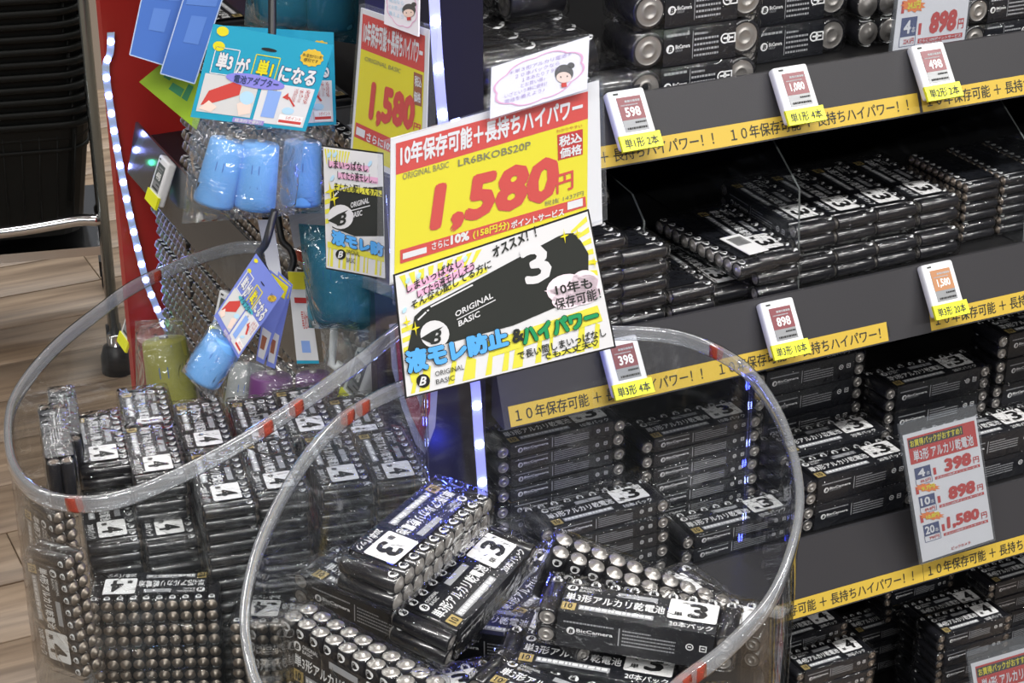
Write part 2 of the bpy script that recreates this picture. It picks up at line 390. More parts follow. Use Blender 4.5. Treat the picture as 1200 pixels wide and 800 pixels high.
PROTO = {
    'aa20': make_pack('battery_pack', 'AA', 10, 2, RA, LA, 3, 20, 16),
    'aa10': make_pack('battery_pack', 'AA', 10, 1, RA, LA, 3, 10, 14),
    'aa4': make_pack('battery_pack', 'AA', 4, 1, RA, LA, 3, 4, 14, False),
    'aaa20': make_pack('battery_pack', 'AAA', 10, 2, RB, LB_, 4, 20, 14),
    'd4': make_pack('battery_pack', 'D', 4, 1, .0171, .0615, 1, 4, 24, False),
    'd2': make_pack('battery_pack', 'D', 2, 1, .0171, .0615, 1, 2, 24, False),
    'c4': make_pack('battery_pack', 'C', 4, 1, .0131, .05, 2, 4, 20, False),
}
DIM = {k: tuple(o['dims']) for k, o in PROTO.items()}
Z = Vector((0, 0, 1))
def flat(az_x, corner, top=None, tiltx=0, tilty=0):
    """frame of a pack lying flat, text along azimuth az_x; tilts in degrees (x end down, plus end down)"""
    x = azv(az_x); y = Z.cross(x)
    M = frame(x, y, Z, corner)
    return M @ Matrix.Rotation(math.radians(tiltx), 4, 'Y') @ Matrix.Rotation(-math.radians(tilty), 4, 'X')
# ------------------------------------------------------------------ the setting: floor, ceiling
def wood_mat():
    m = bpy.data.materials.new('wood_planks'); m.use_nodes = True; nt = m.node_tree; b = nt.nodes['Principled BSDF']; N = nt.nodes.new; L = nt.links.new
    tc = N('ShaderNodeTexCoord'); mp = N('ShaderNodeMapping'); mp.inputs['Scale'].default_value = (1.6, 22, 1); oi = N('ShaderNodeObjectInfo')
    ad = N('ShaderNodeVectorMath'); ad.operation = 'ADD'; L(tc.outputs['Object'], mp.inputs[0]); L(mp.outputs[0], ad.inputs[0]); L(oi.outputs['Random'], ad.inputs[1])
    n = N('ShaderNodeTexNoise'); n.inputs['Scale'].default_value = 2.2; n.inputs['Detail'].default_value = 7; n.inputs['Distortion'].default_value = .4; L(ad.outputs[0], n.inputs['Vector'])
    r = N('ShaderNodeValToRGB'); r.color_ramp.elements[0].color = (.135, .092, .06, 1); r.color_ramp.elements[1].color = (.33, .245, .17, 1)
    r.color_ramp.elements[0].position = .3; r.color_ramp.elements[1].position = .72
    L(n.outputs[0], r.inputs[0]); L(r.outputs[0], b.inputs['Base Color']); b.inputs['Roughness'].default_value = .45
    return m
WOOD = wood_mat()
fl = MB(); fl.box((-6, -4, -.03), (6, 8, -.006), mat('floor_joint', (.12, .09, .065), .7)); floor = tag(fl.build('floor'), kind='structure')
pm = MB(); pm.rbox((-.6, -.075, -.008), (.6, .075, 0), .0012, WOOD, seg=1); p0 = pm.build('plank', floor)
first = True
for j in range(26):
    for i in range(-2, 3):
        o = p0 if first else p0.copy()
        if not first: COL.objects.link(o)
        first = False
        o.location = (i*1.2+.4*(j % 3)+.25, 1.0+.151*j, 0); o.scale = (.9985, .985, 1)
cl = MB(); cl.box((-6, -4, 3.1), (6, 8, 3.15), mat('ceiling_white', (.75, .75, .75), .8)); tag(cl.build('ceiling'), kind='structure')

# ------------------------------------------------------------------ main gondola: shelves, fascias with printed tape
SH = []
for (Yb, kt, kb, dz) in ((1.47, .722, .810, .020), (1.45, 1.022, 1.126, .012), (1.42, 1.401, 1.531, .012)):
    Yt = Yb+.025; SH.append(dict(Yb=Yb, Yt=Yt, zt=1.6-kt*Yt/1.9, zb=1.6-kb*Yb/1.9, dz=dz))
SH.append(dict(Yb=1.40, Yt=1.425, zt=.205, zb=.13, dz=.012))
XL = onY(592, 510, 1.45).x; XR = 2.6; YB = 1.98
gond = tag(empty('gondola_shelf', Matrix.Translation((XL, YB, 0))), 'black metal shelf unit with four tiers of battery packs', 'shelf unit')
def gpart(mb, name, parent=gond):
    o = mb.build(name); o.parent = parent; o.matrix_parent_inverse = Matrix.Translation((-XL, -YB, 0)); return o
m = MB(); m.box((XL-.012, YB, 0), (XR, YB+.02, 1.75), SHELFBLACK); gpart(m, 'back_panel')
m = MB(); m.box((XL-.014, 1.50, 0), (XL-.002, 2.36, 1.75), SHELFBLACK); gpart(m, 'side_panel')
m = MB(); m.box((XR, 1.5, 0), (XR+.012, YB, 1.75), SHELFBLACK); gpart(m, 'side_panel')
TXTLINE = '１０年保存可能 ＋ 長持ちハイパワー！！'
for i, s in enumerate(SH):
    Yt, Yb, zt, zb = s['Yt'], s['Yb'], s['zt'], s['zb']; s['board'] = zt-s['dz']; bz = s['board']
    m = MB(); m.box((XL, Yt+.003, bz-.022), (XR, YB, bz), SHELFBLACK); board = gpart(m, 'shelf_board')
    m = MB()
    pr = [(Yb, zb), (Yt, zt), (Yt+.004, zt), (Yt+.004, zb+.002), (Yb+.006, zb-.001)]
    vs = [(XL, y, z) for y, z in pr]+[(XR, y, z) for y, z in pr]; n = len(pr)
    m.add(vs, [tuple(range(n)), tuple(range(2*n-1, n-1, -1))]+[(k, (k+1) % n, n+(k+1) % n, n+k) for k in range(n)], METALGREY)
    fa = gpart(m, 'fascia', board)
    fa.parent = board; fa.matrix_parent_inverse = Matrix.Identity(4)
    a = Vector((1, 0, 0)); b = Vector((0, Yt-Yb, zt-zb)).normalized(); s['surf'] = Surf((XL, Yb, zb), a, b)
    S = s['surf']
    nrm = S.n
    per = onY(842, 440, 1.45).x-onY(603, 492, 1.45).x
    strips = {0: [(onY(1079, 127, Yb).x-2*per, 2), (onY(1079, 127, Yb).x+.0035, 2)], 1: [(onY(599, 497, Yb).x, 1.93), (onY(1092, 385, Yb).x, 2)], 2: [(onY(1083, 678, Yb).x-2*per, 2), (onY(1083, 678, Yb).x+.0005, 2)], 3: [(XL+.1, 2), (XL+.1+2.05*per, 2)]}[i]
    for x0, rep in strips:
        t = MB(); hgt = .0195
        P = lambda x, h, l: S.O+Vector((x-XL, 0, 0))+S.b*h+nrm*l
        xe = min(x0+rep*per, XR)
        xs = max(x0, XL+.004)
        h0 = .0015
        t.quad(P(xs, h0, .0004), P(xe, h0, .0004), P(xe, h0+hgt, .0004), P(xs, h0+hgt, .0004), TAPE)
        for k in range(2):
            a0 = x0+k*per+.006; a1 = a0+per*.915
            if a1 > XR: continue
            v, f = glyphs(TXTLINE); lo = v.min(0); sp = v.max(0)-lo
            fn = lambda u, w_: P(a0+(a1-a0)*u, h0+.0035+.0125*w_, .0008)
            if a0 < xs:    # the tape starts inside a word: keep only the letters on it
                q = (v-lo)/sp; keep = [ff for ff in f if all(a0+(a1-a0)*q[w2][0] > xs for w2 in ff)]
                t.add([fn(*c) for c in q], keep, CHAR)
            else: t.text(TXTLINE, fn, CHAR, .008)
        tp = gpart(t, 'printed_tape', board); tp.parent = board; tp.matrix_parent_inverse = Matrix.Identity(4)
        # parts of the fascia keep world coordinates: undo the board offset
for o in list(COL.objects):
    if o.parent and o.parent.name.startswith('shelf_board'): o.matrix_parent_inverse = Matrix.Identity(4)

# ------------------------------------------------------------------ electronic shelf labels
MAROON = mat('maroon_screen', (.20, .035, .045), .35)
def esl(px, py, surf, num, line, label, scr=MAROON, scale=1.0, tilt=14, M=None):
    """px,py: centre of the label on the fascia"""
    wd, ht, th = .0385*scale, .055*scale, .011
    root = empty('price_tag')
    if M is None:
        P = surf.pt(px, py, .004); x = surf.a; t = math.radians(tilt)
        y = (surf.b*math.cos(t)+(-surf.n)*math.sin(t)).normalized(); z = x.cross(y).normalized(); M = frame(x, y, z, P+surf.n*.012)
    root.matrix_basis = M
    b = MB(); b.rbox((-wd/2, -ht/2, -th), (wd/2, ht/2, 0), .0028, mat('tag_white', (.80, .81, .84), .35), seg=3)
    b.quad((-wd*.36, ht*.41, .0003), (-wd*.22, ht*.41, .0003), (-wd*.22, ht*.445, .0003), (-wd*.36, ht*.445, .0003), CHAR)
    b.build('body', root)
    s = MB(); x0, x1, y0, y1 = -wd*.31, wd*.33, -ht*.24, ht*.36; ym = y0+(y1-y0)*.34
    s.box((x0, y0, -.001), (x1, y1, .0004), mat('tag_screen', (.26, .27, .28), .3))
    s.quad((x0, ym, .0006), (x1, ym, .0006), (x1, y1, .0006), (x0, y1, .0006), scr)
    T = lambda a, c, d, e: (lambda u, v: (x0+(x1-x0)*(a+(d-a)*u), y0+(y1-y0)*(c+(e-c)*v), .0008))
    s.text(num, T(.20, .42, .84, .70), STICK, .03)
    f = lambda x, y: (x0+(x1-x0)*x, y0+(y1-y0)*y, .0008)
    add_fine(s, f, .30, .95, .84, .06, GREYP, 2); add_fine(s, f, .1, .8, .745, .035, GREYP, 4)
    add_fine(s, f, .5, .95, .22, .05, BLACKP, 6); add_fine(s, f, .12, .95, .06, .06, BLACKP, 8)
    s.build('screen', root)
    l = MB(); l.box((-wd/2-.001, -ht*.56, -.002), (wd/2+.0025, -ht*.29, .0012), mat('tag_yellow', (.84, .86, .02), .4))
    if line: l.text(line, lambda u, v: (-wd*.43+wd*.90*u, -ht*.52+ht*.17*v, .0016), CHAR, .012)
    l.build('size_label', root)
    return tag(root, label, 'price tag', 'electronic price tags')
esl(735, 139, SH[0]['surf'], '598', '単1形 2本', 'white electronic price tag showing 598 on the top rail beside the big sign')
esl(927, 110, SH[0]['surf'], '1,080', '単1形 4本', 'white electronic price tag showing 1,080 on the top rail')
esl(1088, 83, SH[0]['surf'], '498', '単2形 2本', 'white electronic price tag showing 498 at the right of the top rail')
esl(911, 382, SH[1]['surf'], '898', '単3形 10本', 'white electronic price tag showing 898 on the middle rail')
esl(1098, 337, SH[1]['surf'], '1,580', '単3形 20本', 'white electronic price tag with orange screen showing 1,580 on the middle rail', mat('orange_screen', (.45, .20, .08), .4))
esl(727, 427, SH[1]['surf'], '398', '単3形 4本', 'white electronic price tag showing 398 seen through the right bin rim')

# ------------------------------------------------------------------ packs on the shelves
ORD = ['bottom', 'second from bottom', 'third from bottom', 'fourth from bottom', 'fifth from bottom', 'sixth from bottom', 'seventh from bottom', 'eighth from bottom', 'ninth from bottom', 'tenth from bottom', 'eleventh from bottom', 'twelfth from bottom']
def stack(kind, X, Y, base, n, lab, group, x=(1, 0, 0), y=(0, 1, 0), jit=.0012, gap=.0026, slide=(0, 0)):
    W, D, H = DIM[kind]; x = Vector(x); y = Vector(y); z = x.cross(y)
    for k in range(n):
        zz = base+.0014+k*(H+gap)+(H+.001 if z.z < 0 else 0)
        rj = random.uniform(-1, 1)*math.radians(.8)
        R = Matrix.Rotation(rj, 4, 'Z')
        p = Vector((X+random.uniform(-jit, jit)+slide[0]*k, Y+random.uniform(0, 2*jit)+slide[1]*k, zz))
        M = frame(R @ x, R @ y, z, p)
        nm = f'{lab}, {ORD[k]} of its stack' if n > 1 else lab
        place(PROTO[kind], M, nm, group)
def fx(px, sh, extra=0): # X on the rail top edge at this pixel column
    S = SH[sh]; lo, hi = 0, 800
    P = None
    for _ in range(40):
        py = (lo+hi)/2; P = onY(px, py, S['Yt']+extra)
        if P.z > S['zt']: lo = py
        else: hi = py
    return P.x
b0, b1, b2, b3 = [s['board'] for s in SH]
# top tier: D size four-packs, D two-packs lying sideways, C size packs
g = 'big battery packs on the top shelf'
x1 = fx(745, 0); stack('d4', x1, 1.503, b0, 4, 'four-pack of fat batteries, front stack on top shelf', g)
stack('d4', x1+.148, 1.503+.070, b0, 4, 'four-pack of fat batteries, set-back stack on top shelf', g)
NX, NY = (0, -1, 0), (1, 0, 0)        # text towards the viewer, plus end to the right
for px, n, nm in ((500, 2, 'leftmost'), (570, 2, 'second'), (640, 2, 'third'), (705, 1, 'fourth')):
    X = fx(px, 0); X = max(X, XL+.003)
    for r in range(2 if px < 700 else 1):
        stack('d2', X+.004*r-(.0 if px < 700 else .004), 1.503+.0684*(r+1)+.002*r, b0, n+(1 if (r == 1 and px > 600) else 0), f'pair of fat batteries lying sideways, {nm} column, {"front" if r == 0 else "rear"} row', g, NX, NY)
xc = x1+.148+.150
stack('c4', xc+.105, 1.62, b0, 3, 'medium four-pack, plus ends out, beside top price card', g, (-1, 0, 0), (0, -1, 0))
for q in range(2): stack('c4', fx(1143, 0)+.11*q, 1.51, b0, 2, f'medium four-pack right of top price card, {["near", "far"][q]} column', g)
# middle tier
g = 'AA packs on the middle shelf'
for px, n, nm in ((736, 5, 'front right'), (684, 6, 'left')):
    stack('aa4', fx(px, 1), 1.485+.058+(.0 if px > 700 else .0), b1, n, f'AA four-pack lying sideways, {nm} pile behind big sign', g, NX, NY)
place(PROTO['aa4'], frame(azv(200), azv(110), Z, (fx(702, 1)+.012, 1.60, b1+.0019+6*.0171+.004)) @ Matrix.Rotation(math.radians(10), 4, 'X') , 'AA four-pack tipped askew on top of sideways pile', g)
stack('aa4', fx(795, 1), 1.485+.058, b1, 2, 'small AA four-pack under the barcode pack', g, NX, NY)
X = fx(852, 1); W, D, H = DIM['aa10']
bc = place(PROTO['aa10'], frame((.10, -.995, 0), (-.995, -.10, 0), (0, 0, -1), (X+.052, 1.485+.146, b1+.034+.0145)), 'AA ten-pack lying upside down showing its white barcode label', g)
t = MB(); t.box((.086, .006, -.0042), (.134, .030, -.0034), STICK)
rnd = random.Random(2); x = .010
while x < .026: wd = rnd.uniform(.0003, .0008); t.quad((.092, x, -.0045), (.112, x, -.0045), (.112, x+wd, -.0045), (.092, x+wd, -.0045), BLACKP); x += wd+rnd.uniform(.0004, .0009)
t.build('barcode_label', bc)
stack('aa10', fx(900, 1)-.002, 1.485+.146, b1, 3, 'AA ten-pack beside the barcode pack on middle shelf', g, NX, NY)
stack('aa10', X, 1.50+.146, b1, 1, 'AA ten-pack under the barcode pack', g, NX, NY)
for q, (px, nm) in enumerate(((948, 'leftmost'), (997, 'second'), (1047, 'third'), (1096, 'rightmost'))):
    for k in range(2):
        Y = 1.50+.147+.010*k
        zz = b1+.0014+k*.0325
        place(PROTO['aa20'], frame(azv(180+random.uniform(-1.5, 1.5)), azv(90), Z, (fx(px, 1)+.002+.004*k, Y, zz)), f'AA twenty-pack, {nm} of four columns on middle shelf, {"upper" if k else "lower"} one', g)
for q in range(3):
    for k in range(3): place(PROTO['aaa20'], frame((0, -1, 0), (-1, 0, 0), (0, 0, -1), (fx(1155, 1)+.05+.049*q, 1.52+.107, b1+.0226*(k+1))), f'AAA pack with ends facing left at shelf end, {["first", "second", "third"][q]} column, {ORD[k]}', g)
# lower tier
g = 'AA packs on the lower shelf'
def top_stack(kind, px, py, Y, base, lab, group, gap=.0026):
    P = onY(px, py, Y); W, D, H = DIM[kind]; n = max(1, round((P.z-base)/(H+gap))); n = min(n, 12)
    stack(kind, P.x, Y, base, n, lab, group, gap=gap); return n
top_stack('aa10', 634, 618, 1.47, b2, 'flat AA ten-pack, front left pile behind right bin', g)
top_stack('aa10', 800, 628, 1.47, b2, 'flat AA ten-pack, front right pile behind right bin', g)
top_stack('aa10', 583, 522, 1.53, b2, 'flat AA ten-pack, rear left pile by blue lights', g)
top_stack('aa10', 752, 511, 1.53, b2, 'flat AA ten-pack, rear right pile behind right bin', g)
top_stack('aa20', 944, 577, 1.47, b2, 'AA twenty-pack, front pile left of hanging price poster', g)
top_stack('aa20', 915, 520, 1.53, b2, 'AA twenty-pack, middle pile left of hanging price poster', g)
top_stack('aa20', 885, 452, 1.60, b2, 'AA twenty-pack, rear pile left of hanging price poster', g)
top_stack('aa20', 1104, 532, 1.47, b2, 'AA twenty-pack, front pile behind hanging price poster', g)
top_stack('aa20', 1040, 441, 1.56, b2, 'AA twenty-pack, rear pile above hanging price poster', g)
top_stack('aa20', 1172, 396, 1.56, b2, 'AA twenty-pack, rear pile at right edge of lower shelf', g)
# bottom tier
g = 'AAA packs on the bottom shelf'
for (px, py, Y, lab) in ((935, 785, 1.45, 'AAA pack, near left pile on bottom shelf'), (905, 757, 1.51, 'AAA pack, second left pile on bottom shelf'), (1100, 752, 1.47, 'AAA pack, near pile behind lower price card'), (1082, 726, 1.53, 'AAA pack, middle pile behind lower price card'), (1040, 690, 1.60, 'AAA pack, rear pile on bottom shelf'), (1000, 735, 1.60, 'AAA pack, rear centre pile on bottom shelf'), (1160, 690, 1.53, 'AAA pack, pile at right edge of bottom shelf')):
    top_stack('aaa20', px, py, Y, b3, lab, g)

# clear dividers on the middle shelf
for px, nm in ((775, 'left'), (932, 'middle'), (1196, 'right')):
    X = fx(px, 1, .02); d = MB(); pr = [(1.49, b1), (1.97, b1), (1.97, b1+.17), (1.56, b1+.15), (1.50, b1+.11)]
    if nm == 'left': pr = [(1.53, b1), (1.97, b1), (1.97, b1+.15), (1.56, b1+.11), (1.535, b1+.09)]
    vs = [(X, y, z) for y, z in pr]+[(X+.002, y, z) for y, z in pr]; n = len(pr)
    d.add(vs, [tuple(range(n)), tuple(range(2*n-1, n-1, -1))], ACRYL); d.add(vs, [(k, (k+1) % n, n+(k+1) % n, n+k) for k in range(n)], mat('divider_edge', (.09, .10, .10), .3))
    tag(d.build('shelf_divider'), f'thin clear acrylic divider standing on the middle shelf, {nm} one', 'divider', 'clear shelf dividers')
# ------------------------------------------------------------------ end shelf on the gondola's left side
XE, YE0, YE1 = .60, 1.50, 2.32
ends = tag(empty('end_shelf', Matrix.Translation((XE, YE0, 0))), 'dark end shelf with glossy rails behind the hanging goods', 'shelf unit')
TI = Matrix.Translation((-XE, -YE0, 0))
def epart(mb, name): o = mb.build(name); o.parent = ends; o.matrix_parent_inverse = TI; return o
RAILM = mat('glossy_rail', (.03, .035, .04), .2, coat=.5)
rails = [1.40, .765, .47]
esurf = []
for z in rails:
    m = MB(); m.box((XE+.006, YE0, z-.02), (XL-.016, YE1, z), SHELFBLACK); epart(m, 'shelf_board')
    m = MB(); pr = [(XE-.012, z-.045), (XE+.004, z+.02), (XE+.007, z+.02), (XE+.007, z-.047)]
    vs = [(x, YE0, q) for x, q in pr]+[(x, YE1, q) for x, q in pr]
    m.add(vs, [(0, 1, 2, 3), (7, 6, 5, 4)]+[(k, (k+1) % 4, 4+(k+1) % 4, 4+k) for k in range(4)], RAILM); epart(m, 'price_rail')
    esurf.append(Surf((XE-.012, YE1, z-.045), (0, -1, 0), Vector((.016, 0, .065))))
m = MB(); m.box((.588, YE0-.016, 0), (XL-.004, YE0-.002, 1.75), mat('navy_panel', (.012, .012, .022), .3)); epart(m, 'front_panel')
# red and white emblem on the dark panel next to the bins
ps = Surf(onY(480, 470, 1.478), (1, 0, 0), (0, 0, 1))
m = MB(); ps.poly(m, [(456, 380), (504, 372), (514, 440), (510, 500), (498, 532), (487, 520), (471, 478), (459, 430)], mat('emblem_white', (.30, .30, .31), .5), 0)
ps.poly(m, [(462, 384), (475, 382), (485, 452), (493, 478), (500, 450), (505, 440), (504, 480), (496, 517), (482, 488), (468, 446)], mat('emblem_red', (.30, .025, .03), .5), .0006)
epart(m, 'emblem')
esl(196, 212, esurf[1], '498', '', 'small price tag on the end rail beside the red panel', mat('grey_screen', (.10, .12, .12), .3), 1.0, 8)
esl(160, 382, esurf[2], '398', '', 'price tag on the lowest end rail near the floor', mat('grey_screen'), 1.0, 8)
esl(262, 372, esurf[2], '298', '', 'price tag on the end rail behind the left bin rim', mat('grey_screen'), 1.0, 8, M=frame((0.25, -.968, 0), (.3, .08, .95), Vector((-.92, -.24, .31)), onX(262, 372, .585)))
esl(430, 446, esurf[1], '398', '', 'price tag between the two bin rims in shade', mat('grey_screen'), 1.0, 8)
g = 'dark packs on the end shelf'
# pack seen from afar: cells in one mesh, darker metal standing in for shade
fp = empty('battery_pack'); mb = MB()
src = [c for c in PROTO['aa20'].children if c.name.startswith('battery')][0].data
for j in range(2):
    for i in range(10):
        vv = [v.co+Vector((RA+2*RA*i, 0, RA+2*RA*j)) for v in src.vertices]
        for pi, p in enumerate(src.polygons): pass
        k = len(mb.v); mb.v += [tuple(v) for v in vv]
        for p in src.polygons: mb.f.append(tuple(q+k for q in p.vertices)); mb.m.append(mb.slot(BRONZE if src.materials[p.material_index] == CELLMETAL else src.materials[p.material_index])); mb.sm.append(p.use_smooth)  # BRONZE replaces CELLMETAL here: browner, darker metal standing in for shade
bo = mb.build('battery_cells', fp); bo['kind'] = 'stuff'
for c in PROTO['aa20'].children:
    if c.name.startswith('sleeve'):
        q = c.copy(); COL.objects.link(q); q.parent = fp
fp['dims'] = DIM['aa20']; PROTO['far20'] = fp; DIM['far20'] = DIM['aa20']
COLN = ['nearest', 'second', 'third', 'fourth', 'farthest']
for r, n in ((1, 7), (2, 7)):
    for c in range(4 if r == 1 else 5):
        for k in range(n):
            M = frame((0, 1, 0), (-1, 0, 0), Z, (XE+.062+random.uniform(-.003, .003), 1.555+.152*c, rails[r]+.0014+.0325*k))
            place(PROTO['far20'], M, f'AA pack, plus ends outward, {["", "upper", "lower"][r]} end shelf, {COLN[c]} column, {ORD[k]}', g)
# red side panel at the far end
m = MB(); m.box((.579, 2.345, 0), (.70, 2.365, 1.75), mat('red_panel', (.42, .022, .018), .4, bump=.03, bscale=300)); tag(m.build('red_panel'), 'plain red upright panel behind the left light strip', 'panel')

# ------------------------------------------------------------------ light strips
def led_strip(path, wd, az, col, spacing, label, lamp, es=28, core=(1, 1, 1)):
    pts = smooth_closed(path, 8, False); root = empty('light_strip', Matrix.Translation(pts[-1])); I = Matrix.Translation(-pts[-1])
    a = azv(az); nrm = a.cross(Z)
    t = MB(); vs = []
    for p in pts: vs += [p-a*wd/2, p+a*wd/2, p+a*wd/2-nrm*.0012, p-a*wd/2-nrm*.0012]
    n = len(pts); fs = []
    for i in range(n-1):
        for k in range(4): fs.append((4*i+k, 4*i+(k+1) % 4, 4*i+4+(k+1) % 4, 4*i+4+k))
    t.add(vs, fs+[(3, 2, 1, 0), (4*n-4, 4*n-3, 4*n-2, 4*n-1)], mat('strip_white', (.50, .52, .62), .4)); o = t.build('strip_tape', root); o.matrix_parent_inverse = I
    L = [0]
    for p, q in zip(pts[:-1], pts[1:]): L.append(L[-1]+(q-p).length)
    s = spacing*.5; beads = None; k = 0
    EM = mat('led_'+label[:12], (1, 1, 1), .4, emit=core, es=es)
    while s < L[-1]:
        i = max(j for j in range(n-1) if L[j] <= s); f = (s-L[i])/max(1e-6, L[i+1]-L[i]); P = pts[i].lerp(pts[i+1], f)
        if beads is None:
            b = MB(); b.lathe([(0, 0, EM), (.0042, 0, EM), (.0042, .0008, EM), (.0026, .0020, EM), (0, .0024, EM)], 10, frame(a, nrm.cross(a), nrm, (0, 0, 0)), None); o = b.build('light_bead', root); beads = o
            o.matrix_parent_inverse = I
        else: o = beads.copy(); COL.objects.link(o)
        o.location = P+nrm*.0002
        if lamp and k % 2 == 0:
            l = bpy.data.lights.new('strip_glow', 'POINT'); l.color = col; l.energy = lamp; l.shadow_soft_size = .004
            lo = bpy.data.objects.new('strip_glow', l); COL.objects.link(lo); lo.location = P+nrm*.045; lo.parent = root; lo.matrix_parent_inverse = I
        s += spacing; k += 1
    return tag(root, label, 'light strip', 'LED light strips')
Yl = 1.455
led_strip([onY(506, -60, Yl), onY(510, 20, Yl), onY(513, 70, Yl), onY(519, 140, Yl), onY(530, 240, Yl), onY(548, 380, Yl), onY(557, 450, Yl), onY(561, 510, Yl), onY(566, 580, Yl), onY(571, 680, Yl)], .0095, 95, (.04, .06, 1), .041, 'white strip with glowing blue lights on the shelf corner', .10, 45, (.26, .32, 1))
Yl = 2.338
led_strip([onY(130, 38, Yl), onY(129, 62, Yl), onY(124, 80, Yl), onY(130, 130, Yl), onY(140, 190, Yl), onY(154, 260, Yl), onY(170, 325, Yl), onY(176, 342, Yl), onY(190, 375, Yl), onY(207, 408, Yl), onY(224, 438, Yl)], .009, 100, (.1, 1, .55), .0235, 'white strip of greenish white lights in front of red panel', .006, 10, (.55, 1, .82))

# ------------------------------------------------------------------ clear acrylic bins
def bin_(loop, base_z, label, marks):
    pts = smooth_closed(loop, 9); n = len(pts); c = sum(pts, Vector())/n
    root = empty('acrylic_bin', Matrix.Translation((c.x, c.y, 0))); I = Matrix.Translation((-c.x, -c.y, 0))
    def nr(i): t = pts[(i+1) % n]-pts[i-1]; return Vector((t.y, -t.x, 0)).normalized()
    sgn = 1 if nr(0).dot(pts[0]-c) > 0 else -1
    w_ = MB(); vs = []
    for i, p in enumerate(pts):
        o_ = nr(i)*sgn*.0012
        for q in (p+o_, p-o_):
            for z in (.004, base_z, p.z-.004): vs.append((q.x, q.y, z))
    fs = []
    for i in range(n):
        a, b = 6*i, 6*((i+1) % n)
        for k in (0, 1, 3, 4): fs.append((a+k, b+k, b+k+1, a+k+1) if k < 3 else (b+k, a+k, a+k+1, b+k+1))
        fs.append((a, a+3, b+3, b))
    w_.add(vs, fs, ACRYL, True); o = w_.build('wall', root); o.matrix_parent_inverse = I
    r = MB(); r.tube(pts, 0, RIMM, 10, True, flat=(.0032, .0062)); rim = r.build('rim', root); rim.matrix_parent_inverse = I
    for px, py, L in marks:
        j = min(range(n), key=lambda i: (lambda v: (600+FPX*v.dot(RT)/v.dot(FW)-px)**2+(400-FPX*v.dot(UP)/v.dot(FW)-py)**2)(pts[i]-CAM))
        d = (pts[(j+1) % n]-pts[j-1]).normalized()
        k = MB(); k.tube([pts[j]-d*.0045, pts[j]+d*.0045], 0, clear('red_mark', tint=(.9, .35, .28), haze=.32, hcol=(.5, .11, .07), ior=1.3), 10, False, flat=(.0036, .0058)); o = k.build('red_mark', rim)
    f = MB(); ring = [c.lerp(p, .985) for p in pts]; vs = [(p.x, p.y, base_z) for p in ring]+[(p.x, p.y, .004) for p in ring]
    f.add(vs, [tuple(range(n) if sgn < 0 else range(n-1, -1, -1)), tuple(range(n, 2*n))]+[(i, (i+1) % n, n+(i+1) % n, n+i) for i in range(n)], SCREENBLACK); o = f.build('plinth', root); o.matrix_parent_inverse = I
    return tag(root, label, 'bin', 'clear acrylic bins')
LR = [(400, 265, .87), (280, 290, .87), (172, 328, .87), (110, 370, .872), (60, 412, .88), (22, 460, .887), (10, 500, .895), (17, 550, .908), (52, 583, .92), (120, 589, .93), (200, 562, .93), (300, 508, .936), (400, 440, .945), (455, 397, .95)]
loop = [onZ(x, y, z) for x, y, z in LR]+[Vector((.568, 1.325, .943)), Vector((.583, 1.42, .915)), Vector((.583, 1.54, .885))]
loop = [p if p.x < .583 else Vector((.583, min(p.y, 1.62), p.z)) for p in loop]
left_bin = bin_(loop, .555, 'large clear acrylic bin full of AAA packs', [(88, 588, 0), (312, 500, 0), (345, 478, 0), (182, 322, 0), (356, 271, 0)])
RR = [(470, 455), (430, 474), (390, 502), (352, 548), (320, 605), (298, 660), (287, 720), (292, 775), (310, 820), (360, 868), (450, 905), (560, 912), (660, 890), (740, 850), (800, 800), (850, 762), (900, 708), (926, 650), (937, 590), (928, 530), (905, 475), (866, 428), (800, 397), (720, 390)]
loop = [onZ(x, y, .92) for x, y in RR]+[onZ(655, 398, .92), onZ(560, 425, .92)]
right_bin = bin_(loop, .70, 'large clear acrylic bin of AA packs, nearest the camera', [(407, 485, 0), (425, 475, 0), (842, 402, 0), (793, 790, 0), (812, 776, 0)])

# ------------------------------------------------------------------ packs in the left bin
g = 'AAA packs in the left bin'
Wd, Dd, Hd = DIM['aaa20']; st = (Wd*.805, Dd*.47)            # sticker centre on the pack
PIT = Hd+.0016
BELOW = ['', ', one down', ', two down', ', three down', ', four down', ', five down', ', six down', ', seven down', ', eight down', ', nine down']
def aaa_top(px, py, z, az, n, lab, shift=0.0):
    """a pile whose topmost sticker shows at this pixel; text runs along azimuth az"""
    x = azv(az); y = Z.cross(x); c = onZ(px, py, z)-x*st[0]-y*st[1]
    for k in range(n):
        R = math.radians(random.uniform(-1.5, 1.5) if k else 0)
        x2 = Matrix.Rotation(R, 3, 'Z') @ x; y2 = Z.cross(x2)
        p = c-Z*(Hd+.001+PIT*k)+x*shift*k
        if p.z < .556: break
        place(PROTO['aaa20'], frame(x2, y2, Z, p), lab+BELOW[k], g)
ax = 190
for i, (px, py) in enumerate([(177, 500), (244, 516), (311, 512), (364, 499), (429, 509)]):
    aaa_top(px, py, .779, ax, 2, f'AAA twenty-pack in left bin, back row, {["leftmost", "second from left", "middle", "second from right", "rightmost"][i]} pile')
for i, (px, py) in enumerate([(121, 533), (185, 545), (265, 579), (327, 565), (402, 557), (467, 553)]):
    aaa_top(px, py, .80, ax, 4 if i < 2 else 10, f'AAA twenty-pack in left bin, middle row, {["first", "second", "third", "fourth", "fifth", "sixth"][i]} pile from left')
aaa_top(131, 622, .757, ax, 2, 'AAA twenty-pack in left bin, small front step, left pile')
aaa_top(198, 619, .757, ax, 2, 'AAA twenty-pack in left bin, small front step, right pile')
aaa_top(135, 687, .733, 293, 8, 'AAA twenty-pack, brown plus ends facing out, front pile in left bin')
